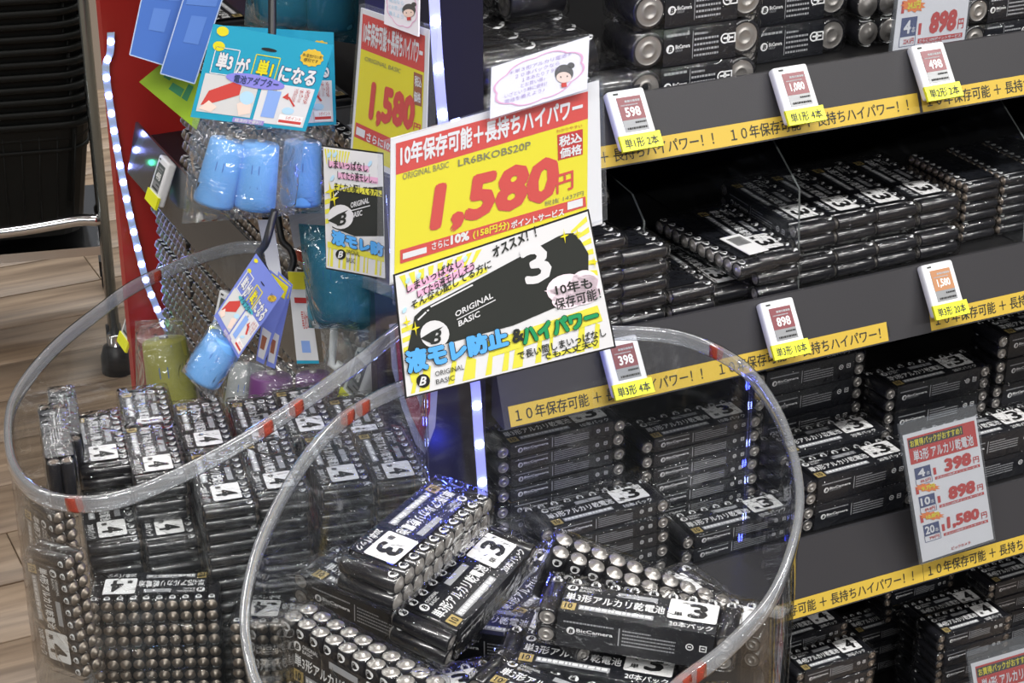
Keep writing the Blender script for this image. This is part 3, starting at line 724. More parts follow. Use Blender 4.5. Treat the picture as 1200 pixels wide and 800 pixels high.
aaa_top(303, 712, .722, 298, 8, 'AAA twenty-pack, upside-down label, pile behind right bin wall')
# packs standing on end against the left wall
def stand(kind, x, y, pix, d, off, lab, grp):
    x = Vector(x).normalized(); y = Vector(y); y = (y-x*y.dot(x)).normalized(); z = x.cross(y)
    P = at(*pix, d); W, D, H = DIM[kind]
    place(PROTO[kind], frame(x, y, z, P-x*off[0]*W-y*off[1]*D-z*off[2]*H), lab, grp)
stand('aaa20', (.03, -.06, -1), azv(148), (78, 657), 1.46, (0, 1, 1), 'AAA twenty-pack standing upright with sticker low, near left wall of left bin', g)
stand('aaa20', (.0, .03, -1), azv(160), (64, 604), 1.53, (0, 1, 1), 'AAA twenty-pack standing upright, leftmost in left bin', g)
stand('aaa20', azv(190), (0, .05, -1), (55, 545), 1.52, (1, 0, 0), 'AAA twenty-pack on its edge showing two upright cells, left bin', g)
stand('aaa20', azv(190), (0, .05, -1), (66, 519), 1.63, (1, 0, 0), 'AAA twenty-pack on its edge at the back left of left bin', g)

# ------------------------------------------------------------------ packs in the right bin
g = 'AA packs in the right bin'
place(PROTO['aa20'], frame(Vector((-.81, -.585, .02)), Vector((.578, -.809, -.10)), Vector((.075, -.07, .994)), (.533, 1.229, .818)), 'AA twenty-pack on the heap with upside-down sticker, left of the top pair', g)
place(PROTO['aa20'], frame((.804, .593, .034), (-.588, .787, .186), (.083, -.17, .982), (.4794, 1.0983, .7611)), 'AA twenty-pack on the heap with sticker at its far end, right of the top pair', g)
place(PROTO['aa20'], frame((.7897, -.6118, -.0468), (.6119, .7908, -.0132), (.0451, -.0182, .9988), (.5444, 1.0768, .781)), 'AA twenty-pack at the right of the heap under the rim, sticker at right', g)
def ptop(px, py, z, az, lab, tx=0, ty=0, ref=(0, 0)):
    W, D, H = DIM['aa20']; M = flat(az, (0, 0, 0), tiltx=tx, tilty=ty); P = onZ(px, py, z)
    M.translation = P-(M.to_3x3() @ Vector((ref[0]*W, ref[1]*D, H))); place(PROTO['aa20'], M, lab, g)
ptop(343, 668, .790, 150, 'AA twenty-pack under the top pair with two silver ends at left', 2, 0)
ptop(548, 792, .770, 143, 'AA twenty-pack at bottom centre of the heap with gold badge showing', 4, 4)
ptop(768, 784, .762, 128, 'AA twenty-pack lying under the right pack, half its sticker showing', 3, 0, (.80, .4))
ptop(800, 690, .776, 82, 'AA twenty-pack behind the right pack with one sticker corner showing', 0, 0, (.80, .4))
# standing on its minus ends, plus ends up
x = azv(159); y = Vector((.05, .02, 1)); y = (y-x*y.dot(x)).normalized(); zv = x.cross(y); P = onZ(344, 718, .812); W, D, H = DIM['aa20']
place(PROTO['aa20'], frame(x, y, zv, P-x*RA-y*D-zv*(H-RA)), 'AA twenty-pack standing with silver plus ends up at the left of the heap', g)
x = (azv(124)-Z*.36).normalized(); y = Vector((-.10, -.14, .97)); y = (y-x*y.dot(x)).normalized(); zv = x.cross(y); P = onZ(655, 658, .816)-zv*.014
place(PROTO['aa20'], frame(x, y, zv, P-x*RA-y*D-zv*(H-RA)), 'AA twenty-pack leaning with plus ends up behind the right pack', g)
for k, (px, py, z, az) in enumerate([(420, 800, .735, 150), (600, 735, .735, 60), (690, 700, .733, 140), (480, 730, .735, 130), (640, 860, .735, 110), (380, 860, .735, 95)]):
    ptop(px, py, z, az, 'AA twenty-pack buried low in the heap, ' + ['left', 'between the top pair and right pack', 'under the right pack', 'under the top pair', 'near bottom edge', 'front left corner'][k])
# ------------------------------------------------------------------ price signs on the bins
def girl(S, mb, cx, cy, r, lift):
    HAIR = mat('hair_print', (.09, .085, .085), .5); SKIN = mat('skin_print', (.86, .66, .58), .5)
    S.ell(mb, cx, cy, r, r*.95, HAIR, lift, rot=-.3); S.ell(mb, cx+r*.75, cy-r*.85, r*.38, r*.33, HAIR, lift)
    S.ell(mb, cx-r*.02, cy+r*.42, r*.80, r*.58, SKIN, lift+.0003)
    S.ell(mb, cx-r*.35, cy+r*.38, r*.07, r*.10, CHAR, lift+.0006, 8); S.ell(mb, cx+r*.35, cy+r*.30, r*.07, r*.10, CHAR, lift+.0006, 8)
    S.poly(mb, [(cx-r*.3, cy+r*1.05), (cx+r*.25, cy+r*.95), (cx+r*.3, cy+r*1.4), (cx-r*.25, cy+r*1.5)], RED, lift+.0006)
def cloud(S, mb, c, lift):
    n = 64; pts = []; pin = []
    for k in range(n):
        a = 2*math.pi*k/n; rr = 1+.09*abs(math.sin(a*4.0+.4))
        for (lst, f) in ((pts, 1.0), (pin, .955)):
            u = .5+.43*rr*f*math.cos(a); v = .5+.40*rr*f*math.sin(a); q = lerp(c, u, v, u, v)[0]; lst.append(q)
    for k in range(n):
        j = (k+1) % n; S.poly(mb, [pts[k], pts[j], pin[j], pin[k]], PINK, lift)
chord0, chord1 = onZ(470, 455, .92), onZ(720, 390, .92)
ca = (chord1-chord0).normalized(); cn = ca.cross(Z)
S1 = Surf((chord0+chord1)/2+cn*.016-Z*.0, ca, Z+cn*-.10)
root = tag(empty('price_sign', Matrix.Translation(S1.O)), 'big yellow price sign reading 1,580 in clear case above the right bin', 'sign')
I1 = Matrix.Translation(-S1.O)
def spart(mb, name, r=None, I=None): o = mb.build(name); o.parent = r or root; o.matrix_parent_inverse = I or I1; return o
m = MB(); S1.sheet(m, [(447, 168), (707, 90), (712, 257), (446, 345)], CASE, .0045, .006); spart(m, 'clear_case')
m = MB(); pap = [(458, 162), (702, 94), (706, 262), (457, 334)]
S1.sheet(m, pap, PAPER, .0005, .0008)
S1.sheet(m, [(464, 168), (689, 107), (689, 139), (464, 205)], RED, .0009)
S1.sheet(m, [(464, 205), (689, 139), (688, 262), (462, 330)], YEL, .0008)
S1.text(m, '10年保存可能＋長持ちハイパワー', [(469, 169), (683, 112), (683, 136), (469, 196)], PAPER, .0013, .035)
S1.text(m, 'ORIGINAL BASIC', [(472, 203), (526, 189), (526, 196), (472, 211)], mat('grey_ink', (.20, .20, .10), .5), .0013)
S1.text(m, 'LR6BKOBS20P', [(537, 187), (622, 165), (622, 174), (537, 195)], mat('grey_ink'), .0013, .01)
S1.text(m, '1,580', [(504, 217), (656, 180), (655, 240), (503, 279)], RED, .0013, .05, .12)
S1.text(m, '円', [(652, 205), (672, 199), (672, 221), (652, 228)], RED, .0013, .02)
S1.text(m, '税抜 1437円', [(638, 236), (684, 223), (684, 229), (638, 242)], mat('grey_ink'), .0013)
S1.sheet(m, [(653, 158), (683, 151), (683, 181), (654, 188)], DRED, .0011)
S1.text(m, '税込', [(655, 160), (682, 154), (682, 166), (655, 173)], PAPER, .0015, .03)
S1.text(m, '価格', [(656, 174), (682, 168), (682, 180), (656, 186)], PAPER, .0015, .03)
S1.text(m, 'わかりやすい', [(652, 152), (682, 145), (682, 149), (652, 156)], DRED, .0013)
S1.sheet(m, [(469, 293), (686, 230), (687, 242), (469, 309)], RED, .0012)
S1.sheet(m, [(472, 297), (500, 289), (500, 296), (472, 304)], PAPER, .0016); S1.sheet(m, [(665, 237), (683, 232), (683, 241), (665, 246)], PAPER, .0016)
S1.text(m, 'さらに', [(506, 284), (526, 279), (526, 288), (506, 293)], PAPER, .0016, .02)
S1.text(m, '10%', [(528, 276), (550, 270), (550, 281), (528, 287)], PAPER, .0016, .05)
S1.text(m, '(158円分)', [(554, 270), (597, 258), (597, 269), (554, 281)], YEL, .0016, .03)
S1.text(m, 'ポイントサービス', [(599, 259), (661, 243), (661, 252), (599, 268)], PAPER, .0016, .03)
spart(m, 'printed_sheet')
tc = [(574, 78), (692, 40), (689, 106), (572, 142)]
m = MB(); S1.sheet(m, tc, CASE, .0115, .002); S1.sheet(m, lerp(tc, .02, .03, .99, .97), mat('pale_card', (.84, .82, .90), .5), .0085, .0008)
cloud(S1, m, tc, .009)
for k, (t, u0, u1) in enumerate((('＊単３形アルカリ電池＊', .2, .82), ('２０本パックなら', .26, .70), ('１本あたり７９円', .33, .70), ('とお買い得♪', .32, .56), ('いざという時に便利！', .16, .58), ('電池を備えよう♪', .16, .56))):
    S1.text(m, t, lerp(tc, u0, .20+.10*k, u1, .275+.10*k), LILAC, .009)
girl(S1, m, 661, 86, 11, .009); spart(m, 'speech_card')

# handwritten card hung over the lower half of the sign
bend = lambda s, t: -1.3*min(0, s+.055)**2+.004
S3 = Surf(S1.O+S1.n*.008, S1.a, S1.b, bend)
def hand_card(S, C, name, label, big=True):
    r = tag(empty(name, Matrix.Translation(S.O)), label, 'card'); I = Matrix.Translation(-S.O)
    m = MB(); S.sheet(m, C, BLACKP, 0, .0008, 10, PAPER); Ci = lerp(C, .008, .012, .992, .988); S.sheet(m, Ci, PAPER, .0004, 0, 10)
    P = lambda u, v: lerp(Ci, u, v, u, v)[0]
    Q = lambda *a: lerp(Ci, *a)
    def rot(u, v, w_, h, ang):
        """quad whose baseline starts at (u,v) and runs to (u+w, v-ang)"""
        return [P(u, v-h), P(u+w_, v-ang-h), P(u+w_, v-ang), P(u, v)]
    for k, (u, w_) in enumerate(((.06, .05), (.20, .03), (.27, .06), (.38, .03), (.46, .03), (.51, .05), (.62, .03), (.68, .02), (.02, .02), (.82, .04), (.90, .03))):
        S.poly(m, [P(u, .985), P(u+w_, .985), P(u+w_*.8+.03, .80+.02*(k % 3)), P(u+.035, .80)], LYEL, .0006)
    for k in range(9): S.poly(m, [P(.02+.05*k, .015), P(.05+.05*k, .015), P(.06+.04*k, .14), P(.05+.04*k, .14)], LYEL, .0006)
    for v0, k in ((.52, 0), (.60, 1), (.44, 2)): S.poly(m, [P(.005, v0), P(.09, v0-.02), P(.09, v0+.02), P(.005, v0+.04)], LYEL, .0006)
    if big:
        for k in range(6): S.poly(m, [P(.99, .03+.08*k), P(.99, .07+.08*k), P(.90, .12+.06*k), P(.90, .10+.06*k)], LYEL, .0006)
    # cell drawing
    S.poly(m, [P(.085, .345), P(.86, .10), P(.925, .125), P(.965, .30), P(.945, .45), P(.82, .60), P(.55, .66), P(.02, .66), P(.05, .45)] if big else [P(.12, .36), P(.99, .26), P(.99, .66), P(.5, .70), P(.12, .66), P(.08, .5)], CHAR, .0008)
    k = 1 if big else 1.6
    if big:
        S.text(m, '3', [P(.625, .115), P(.765, .115), P(.78, .40), P(.64, .40)], PAPER, .0012, .03)
    for a, b in (((.16, .335), (.38, .265)), ((.09, .41), (.135, .365)), ((.14, .36), (.15, .355))):
        x0, y0 = P(a[0]*k, a[1]); x1, y1 = P(b[0]*k, b[1]); S.line(m, x0, y0, x1, y1, 1.8, PAPER, .0012)
    S.text(m, 'ORIGINAL', rot(.275*k, .475, .195*k, .045, .065), PAPER, .0012, .02)
    x0, y0 = P(.28*k, .495); x1, y1 = P(.48*k, .43); S.line(m, x0, y0, x1, y1, 1, PAPER, .0012)
    S.text(m, 'BASIC', rot(.285*k, .555, .11*k, .045, .035), PAPER, .0012, .02)
    cx, cy = P(.165*k, .56); rr = 17 if big else 15
    S.ell(m, cx, cy, rr, rr*.95, PAPER, .0012); S.text(m, 'B', [(cx-rr*.2, cy-rr*.25), (cx+rr*.5, cy-rr*.35), (cx+rr*.4, cy+rr*.65), (cx-rr*.3, cy+rr*.7)], CHAR, .0016, .03, .15)
    S.poly(m, [(cx-rr, cy+rr*.3), (cx-rr*.2, cy-rr*.2), (cx+rr*.6, cy-rr*.55), (cx+rr*.1, cy-rr*.1), (cx-rr*.1, cy+rr*.7)], CHAR, .0015)
    # slogans
    def mark(q, mt, lift): S.sheet(m, q, mt, lift, 0, 2)
    if big:
        mark(rot(.05, .175, .30, .055, .075), PINK, .0009); mark(rot(.10, .235, .30, .055, .085), PINK, .0009); mark(rot(.08, .315, .38, .04, .115), LYEL, .0009)
        S.text(m, 'しまいっぱなし', rot(.05, .17, .29, .075, .075), CHAR, .0012, .015)
        S.text(m, 'してたら液モレしそう', rot(.10, .24, .30, .07, .085), CHAR, .0012, .015)
        S.text(m, 'そんな心配してる方に', rot(.065, .315, .42, .07, .135), CHAR, .0012, .015)
        S.text(m, 'オススメ！！', rot(.50, .115, .23, .085, .055), CHAR, .0012, .03)
        for cu, cv, a, b in ((.83, .50, 24, 17), (.92, .49, 16, 14), (.90, .58, 20, 11), (.83, .58, 20, 11), (.93, .54, 16, 16)):
            x, y = P(cu, cv); S.ell(m, x, y, a, b, LPINK, .0013, rot=-.2)
        S.poly(m, [P(.72, .47), P(.80, .48), P(.79, .54)], LPINK, .0013)
        S.text(m, '10年も', rot(.775, .53, .18, .085, -.02), CHAR, .0017, .02); S.text(m, '保存可能！', rot(.76, .635, .225, .085, -.005), CHAR, .0017, .01)
        mark([P(.02, .77), P(.96, .68), P(.97, .80), P(.03, .90)], LYEL, .0009)
        G, qs = None, [('液モレ防止', [P(.0, .615), P(.52, .65), P(.52, .81), P(.01, .835)], BLUEP), ('&', [P(.53, .69), P(.59, .69), P(.59, .79), P(.53, .80)], CHAR), ('ハイパワー', [P(.575, .68), P(.955, .685), P(.965, .81), P(.575, .84)], GREENP)]
        for t, q, mt in qs:
            S.text(m, t, q, CHAR, .0020, .115 if len(t) > 1 else .04)
            if len(t) > 1: S.text(m, t, lerp(q, .012, .03, .988, .97), mt, .0024, .075)
        S.text(m, 'で長い間しまいっぱなし', [P(.545, .865), P(.975, .85), P(.975, .915), P(.545, .93)], CHAR, .0013, .015)
        mark([P(.68, .945), P(.93, .935), P(.93, .965), P(.68, .975)], LYEL, .0009); S.text(m, 'でも大丈夫♡', [P(.66, .925), P(.93, .915), P(.93, .97), P(.66, .98)], CHAR, .0013, .015)
        lx, ly, lr = .085, .905, 8
    else:
        for (v, t, mt) in ((.16, 'しまいっぱなし', PINK), (.245, 'してたら液モレし…', PINK), (.345, 'そんな心配してる方に', LYEL)):
            u0 = {'し': .08, 'そ': .17}[t[0]]+(.15 if v == .245 else 0); mark(rot(u0, v, .68 if v != .345 else .8, .05, .0), mt, .0009)
            S.text(m, t, rot(u0, v+.01, .66 if v != .345 else .8, .075, .01), CHAR, .0012, .015)
        mark([P(.03, .78), P(.99, .82), P(.99, .87), P(.03, .83)], LYEL, .0009)
        q = [P(.09, .665), P(.995, .72), P(.995, .835), P(.09, .80)]
        S.text(m, '液モレ防', q, CHAR, .0020, .115); S.text(m, '液モレ防', lerp(q, .015, .03, .985, .97), BLUEP, .0024, .075)
        lx, ly, lr = .25, .87, 6
    cx, cy = P(lx, ly); S.ell(m, cx, cy, lr, lr, BLACKP, .0012); S.text(m, 'B', [(cx-lr*.5, cy-lr*.6), (cx+lr*.5, cy-lr*.7), (cx+lr*.4, cy+lr*.6), (cx-lr*.6, cy+lr*.7)], PAPER, .0016, .03, .2)
    S.text(m, 'ORIGINAL', [P(lx+.06*k, ly-.05), P(lx+.20*k, ly-.05), P(lx+.20*k, ly-.01), P(lx+.06*k, ly-.01)], CHAR, .0013); S.text(m, 'BASIC', [P(lx+.06*k, ly+.015), P(lx+.15*k, ly+.015), P(lx+.15*k, ly+.055), P(lx+.06*k, ly+.055)], CHAR, .0013)
    for cu, cv, a in (((.035, .40, 9), (.075, .47, 9), (.865, .12, 9), (.93, .13, 8), (.985, .37, 8)) if big else ((.10, .36, 12), (.16, .42, 10))):
        x, y = P(cu, cv); pts = []
        for q in range(8):
            rr = a*(1 if q % 2 == 0 else .22); an = math.pi/2*q/2-.2; pts.append((x+rr*.6*math.cos(an), y+rr*math.sin(an)))
        S.poly(m, pts, YEL, .0018)
    for cu, cv in (((.06, .07), (.12, .06), (.36, .05), (.03, .3)) if big else ((.1, .06), (.2, .05), (.78, .09), (.14, .25))):
        x, y = P(cu, cv); S.ell(m, x, y, 2, 4, LBLUE, .0012, 8, rot=.5)
    o = m.build('printed_sheet'); o.parent = r; o.matrix_parent_inverse = I; return r
hand_card(S3, [(461, 322), (690, 245), (722, 407), (475, 467)], 'handwritten_card', 'hand-lettered black-edged card with battery drawing below the big yellow sign')

# second sign, turned away, on the left bin
S2 = facing(460, 100, 1.56, 162, 3)
root2 = tag(empty('price_sign', Matrix.Translation(S2.O)), 'yellow 1,580 price sign seen at an angle behind the big sign', 'sign'); I2 = Matrix.Translation(-S2.O)
m = MB(); S2.sheet(m, [(421, 5), (506, 33), (502, 225), (406, 190)], CASE, .0045, .006); spart(m, 'clear_case', root2, I2)
m = MB(); S2.sheet(m, [(423, 9), (503, 35), (498, 222), (410, 184)], PAPER, .0005, .0008)
S2.sheet(m, [(425, 16), (498, 42), (497, 85), (423, 57)], RED, .0009); S2.sheet(m, [(423, 57), (497, 85), (492, 214), (413, 176)], YEL, .0008)
S2.text(m, '10年保存可能＋長持ちハイパワー', [(427, 23), (496, 48), (495, 78), (425, 51)], PAPER, .0013, .035)
S2.text(m, '1,580', [(434, 94), (487, 113), (485, 160), (431, 146)], RED, .0013, .06, .1); S2.text(m, '円', [(485, 143), (493, 146), (492, 155), (484, 152)], RED, .0013, .02)
S2.sheet(m, [(485, 84), (495, 88), (494, 125), (484, 122)], mat('brown_print', (.30, .10, .05), .5), .0011)
S2.text(m, '税込', [(486, 88), (494, 91), (494, 103), (486, 101)], PAPER, .0015, .03); S2.text(m, '価格', [(485, 106), (493, 109), (493, 121), (485, 119)], PAPER, .0015, .03)
S2.text(m, 'ORIGINAL BASIC', [(428, 66), (470, 81), (469, 86), (427, 71)], mat('grey_ink'), .0013)
S2.sheet(m, [(417, 143), (493, 178), (492, 194), (415, 160)], RED, .0012); S2.sheet(m, [(418, 148), (428, 153), (427, 162), (417, 157)], PAPER, .0016)
S2.text(m, 'さらに10%ポイント', [(430, 154), (488, 181), (487, 190), (429, 165)], PAPER, .0016, .03)
spart(m, 'printed_sheet', root2, I2)
tc = [(452, -22), (491, -14), (490, 43), (450, 28)]
m = MB(); S2.sheet(m, tc, mat('pale_card'), .0085, .0015); cloud(S2, m, tc, .009); girl(S2, m, 479, 12, 8, .009)
for k in range(3): S2.text(m, ['電池なら', 'とお買い得', '備えよう'][k], lerp(tc, .12, .35+.15*k, .55, .45+.15*k), LBLUE, .009)
spart(m, 'speech_card', root2, I2)
m = MB(); m.tube([Vector((.574, 1.40, .915)), S2.pt(455, 205, -.006), S2.pt(462, 40, -.006)], .003, CASE, 8); spart(m, 'clear_stem', root2, I2)
S4 = facing(414, 248, 1.535, 138, 4)
hand_card(S4, [(378, 170), (449, 179), (452, 328), (382, 315)], 'handwritten_card', 'small black-edged hand-lettered card hanging left of the big sign', False)

# ------------------------------------------------------------------ white price cards on the shelf
def price_card(S, C, label, rows, head, bend=False):
    r = tag(empty('price_card', Matrix.Translation(S.O)), label, 'price card', 'white price cards'); I = Matrix.Translation(-S.O)
    m = MB(); S.sheet(m, C, clear('card_sleeve', tint=(.8, .82, .85), ior=1.35, rough=.05, haze=.06), .002, .003, 4); o = m.build('clear_sleeve'); o.parent = r; o.matrix_parent_inverse = I
    D = lerp(C, .03, head[0], .975, .985); m = MB(); S.sheet(m, D, PAPER, .0002, .0006, 4)
    Q = lambda *a: lerp(D, *a)
    if head[1]:
        S.sheet(m, Q(.05, .03, .97, .24), DRED, .0005); S.sheet(m, Q(.06, .045, .80, .115), CHAR, .0008)
        S.text(m, 'お買得パックがおすすめ！', Q(.08, .052, .78, .108), YEL, .0011, .02); S.text(m, head[1], Q(.10, .135, .92, .225), PAPER, .0009, .02)
    for k, (cnt, price, unit, save) in enumerate(rows):
        v0 = head[2]+head[3]*k; h = head[3]
        S.sheet(m, Q(.08, v0+.02*h, .30, v0+.42*h), NAVY, .0005); S.text(m, cnt, Q(.12, v0+.08*h, .22, v0+.36*h) if len(cnt) == 1 else Q(.10, v0+.08*h, .23, v0+.36*h), PAPER, .0009, .03); S.text(m, '本', Q(.235, v0+.22*h, .285, v0+.36*h), PAPER, .0009)
        for a, b in (((.08, .42), (.08, .62)), ((.30, .42), (.30, .62)), ((.08, .62), (.30, .62))):
            (x0, y0), (x1, y1) = Q(a[0], v0+a[1]*h, 1, 1)[0], Q(b[0], v0+b[1]*h, 1, 1)[0]; S.line(m, x0, y0, x1, y1, .6, NAVY, .0005)
        S.text(m, unit, Q(.14, v0+.46*h, .28, v0+.58*h), DRED, .0006, .02)
        S.text(m, price, Q(.48 if len(price) < 4 else .40, v0-.02*h, .86, v0+.44*h), DRED, .0006, .06, .08); S.text(m, '円', Q(.88, v0+.20*h, .96, v0+.42*h), DRED, .0006, .02)
        S.sheet(m, Q(.33, v0+.18*h, .37, v0+.42*h), DRED, .0006)
        S.sheet(m, Q(.34, v0+.50*h, .96, v0+.60*h), DRED, .0005); S.text(m, 'さらに10%ポイントサービス', Q(.36, v0+.515*h, .94, v0+.585*h), PAPER, .0008, .02)
        if save:
            cx = Q(.22, v0+.78*h, 1, 1)[0]; n = 22; pts = []
            qx = Q(.08, v0+.64*h, .40, v0+.95*h); ew = math.dist(qx[0], qx[1])*.55; eh = math.dist(qx[0], qx[3])*.5
            for q in range(n): f = 1 if q % 2 else .72; pts.append((cx[0]+ew*f*math.cos(2*math.pi*q/n), cx[1]+eh*f*math.sin(2*math.pi*q/n)))
            S.poly(m, pts, mat('orange_print', (.78, .20, .03), .5), .0008); S.text(m, save, Q(.14, v0+.70*h, .32, v0+.86*h), YEL, .0012, .05); S.sheet(m, Q(.06, v0+.66*h, .10, v0+.92*h), DRED, .0006)
    S.text(m, 'ビックカメラ', Q(.42, .955, .68, .98), DRED, .0006, .02); o = m.build('printed_sheet'); o.parent = r; o.matrix_parent_inverse = I
Sp = Surf(onY(1105, 600, 1.412), (1, 0, 0), (0, .10, 1))
price_card(Sp, [(1053, 498), (1144, 474), (1167, 633), (1079, 662)], 'white red-headed price card with three prices hanging on the lower shelf rail', [('4', '398', '99.5円', '9.7円'), ('10', '898', '89.8円', '10.8円'), ('20', '1,580', '79円', '')], (.08, '単3形 アルカリ乾電池', .27, .225))
Sp = Surf(onY(1170, 780, 1.395), (1, 0, 0), (0, .10, 1))
price_card(Sp, [(1133, 765), (1226, 738), (1250, 905), (1158, 935)], 'white price card cut off by the bottom right corner', [('4', '398', '99.5円', '9.7円'), ('10', '898', '89.8円', '10.8円'), ('20', '1,580', '79円', '')], (.08, '単4形 アルカリ乾電池', .27, .225))
Sp = Surf(onY(1092, 30, 1.508), (1, 0, 0), (0, .06, 1))
price_card(Sp, [(1057, -62), (1147, -75), (1132, 50), (1043, 63)], 'white price card reading 898 standing behind the top shelf rail', [('2', '498', '249円', '24.5円'), ('4', '898', '224.5円', '')], (.0, '', .22, .46))
# ------------------------------------------------------------------ goods hanging beside the end shelf
ABLUE = mat('adapter_blue', (.15, .40, .82), .35, coat=.2); TBLUE = mat('sleeve_blue', (.06, .16, .52), .4, coat=.2)
PURP = mat('adapter_purple', (.12, .035, .14), .4); YELM = mat('adapter_yellow', (.36, .33, .04), .45); GREYM = mat('adapter_grey', (.30, .31, .31), .5); TEALM = mat('adapter_teal', (.05, .25, .36), .4)
CYAN = mat('cyan_card', (.015, .33, .50), .45); PERI = mat('periwinkle_card', (.17, .22, .62), .45)
def pillow(S, C, th, m, n=8, lift=0):
    """a puffed clear bag over a pixel quad"""
    mb = MB(); rnd = random.Random(int(C[0][0]))
    for sg in (1, -1):
        vs = []
        for j in range(n+1):
            for i in range(n+1):
                u, v = i/n, j/n; e = (1-(2*u-1)**4)*(1-(2*v-1)**4)
                jit = rnd.uniform(-.12, .12) if 0 < i < n and 0 < j < n else 0
                p = S.q(C)(u, v); vs.append(p+S.n*(lift+sg*th/2*e*(1+jit)))
        fs = [(j*(n+1)+i, j*(n+1)+i+1, (j+1)*(n+1)+i+1, (j+1)*(n+1)+i) for j in range(n) for i in range(n)]
        mb.add(vs, fs if sg > 0 else [tuple(reversed(f)) for f in fs], m, True)
    return mb
def adapter(S, p0, p1, rpx, m, lift=0):
    A, B = S.pt(*p0, lift), S.pt(*p1, lift); z = (B-A).normalized(); L = (B-A).length; d = (A-CAM).dot(FW); r = rpx*d/FPX
    x = S.n.cross(z).normalized(); mb = MB()
    mb.lathe([(r*.30, -.0016, m), (r*.32, 0, m), (r*.90, 0, m), (r*.95, .0015, m), (r*1.02, L*.5, m), (r*1.08, L-.003, m), (r*1.03, L, m), (r*.8, L, m), (r*.78, L-.004, m), (0, L-.004, m)], 28, frame(x, z.cross(x), z, A), None)
    mb.lathe([(r*.2, -.004, CELLMETAL), (r*.2, 0, CELLMETAL), (0, 0, CELLMETAL)], 10, frame(x, z.cross(x), z, A), None)
    for a in (.35, .68):                                  # small moulded window frames on the side
        c = A+z*L*a+S.n*(r+.0003); w2 = x*r*.16; h2 = z*L*.07
        for k in (1, -1): mb.quad(c+w2*k-h2, c+w2*k*1.25-h2, c+w2*k*1.25+h2, c+w2*k+h2, TBLUE)
    return mb
def hang_card(S, C, title, bg, oval, ovalcol, lift=0, small='電池アダプター', full=True):
    m = MB(); S.sheet(m, C, bg, lift, .0008); Q = lambda *a: lerp(C, *a); P = lambda u, v: lerp(C, u, v, u, v)[0]
    S.sheet(m, Q(.035, .52, .50, .93), mat('photo_white', (.62, .62, .62), .5), lift+.0004); S.sheet(m, Q(.53, .52, .965, .965), PAPER, lift+.0004)
    for k, (t, u0, u1, v0, mt) in enumerate(((title[0], .10, .24, .27, PAPER), ('が', .27, .38, .29, PAPER), (title[1], .44, .58, .28, YEL), ('になる', .63, .95, .30, PAPER))):
        q = Q(u0, v0, u1, v0+.20); S.text(m, t, q, NAVY, lift+.0005, .07); S.text(m, t, lerp(q, .02, .03, .98, .97), mt, lift+.0009, .04)
        if k in (0, 2):
            (x0, y0), (x1, y1), (x2, y2), (x3, y3) = Q(u0-.03, v0-.04, u1+.03, v0+.24)
            for a in (((x0, y0), (x1, y1)), ((x1, y1), (x2, y2)), ((x2, y2), (x3, y3)), ((x3, y3), (x0, y0))): S.line(m, *a[0], *a[1], 1.1, mt, lift+.0006)
    w_ = math.dist(C[0], C[1]); ang = math.atan2(C[1][1]-C[0][1], C[1][0]-C[0][0])
    cx, cy = P(.46, .53); S.ell(m, cx, cy, w_*.245, w_*.055, ovalcol, lift+.0012, rot=ang); S.text(m, small, Q(.28, .485, .66, .575), NAVY, lift+.0016, .02)
    cx, cy = P(.86, .18); pts = []
    for q in range(24): f = w_*(.10 if q % 2 else .088); pts.append((cx+f*math.cos(2*math.pi*q/24), cy+f*.75*math.sin(2*math.pi*q/24)))
    S.poly(m, pts, mat('gold_print', (.70, .46, .04), .5), lift+.0006); S.text(m, '単1電池がない時', Q(.78, .14, .94, .18), CHAR, lift+.001); S.text(m, '便利です', Q(.80, .19, .92, .23), CHAR, lift+.001)
    for v in (.06, .22):
        cx, cy = P(.09, v); S.ell(m, cx, cy, w_*.05, w_*.04, YEL, lift+.0006, rot=ang)
    if full:
        # torch and hand picture, blue cell picture, arrow, price sticker
        S.poly(m, [P(.06, .86), P(.10, .70), P(.30, .56), (lerp(C, .36, .60, 1, 1)[0]), P(.36, .70), P(.16, .82)], RED, lift+.0008)
        cx, cy = P(.43, .72); S.ell(m, cx, cy, w_*.06, w_*.055, LBLUE, lift+.0009); S.poly(m, [P(.36, .80), P(.47, .70), P(.49, .88), P(.40, .92)], mat('skin_print'), lift+.0008); S.poly(m, [P(.05, .90), P(.12, .80), P(.20, .86), P(.16, .92)], mat('skin_print'), lift+.0009)
        S.sheet(m, Q(.585, .60, .70, .90), mat('cell_blue', (.25, .40, .80), .5), lift+.0008); S.sheet(m, Q(.625, .575, .66, .60), GREYP, lift+.0008)
        S.poly(m, [P(.72, .66), P(.76, .60), P(.775, .68)], RED, lift+.0008); S.line(m, *P(.77, .645), *P(.84, .74), 2.2, RED, lift+.0008); S.ell(m, *P(.80, .80), w_*.05, w_*.03, LBLUE, lift+.0008)
        for k in range(3): S.text(m, ['入れるだけ', 'アダプターに', '単三電池を'][k][0:5], Q(.80+.05*k, .53, .835+.05*k, .70), DRED, lift+.0009)
        S.sheet(m, Q(.74, .845, .945, .955), STICK, lift+.0009); S.sheet(m, Q(.745, .905, .94, .935), RED, lift+.0011); S.text(m, '5ポイント', Q(.80, .855, .93, .895), RED, lift+.0011)
        S.sheet(m, Q(.36, .945, .63, .995), mat('violet_print', (.30, .25, .62), .5), lift+.0008); S.text(m, '経済的で便利！', Q(.38, .95, .61, .99), PAPER, lift+.001, .02)
    S.ell(m, *P(.50, .17), w_*.065, w_*.014, BLACKP, lift+.0006, rot=ang)
    return m
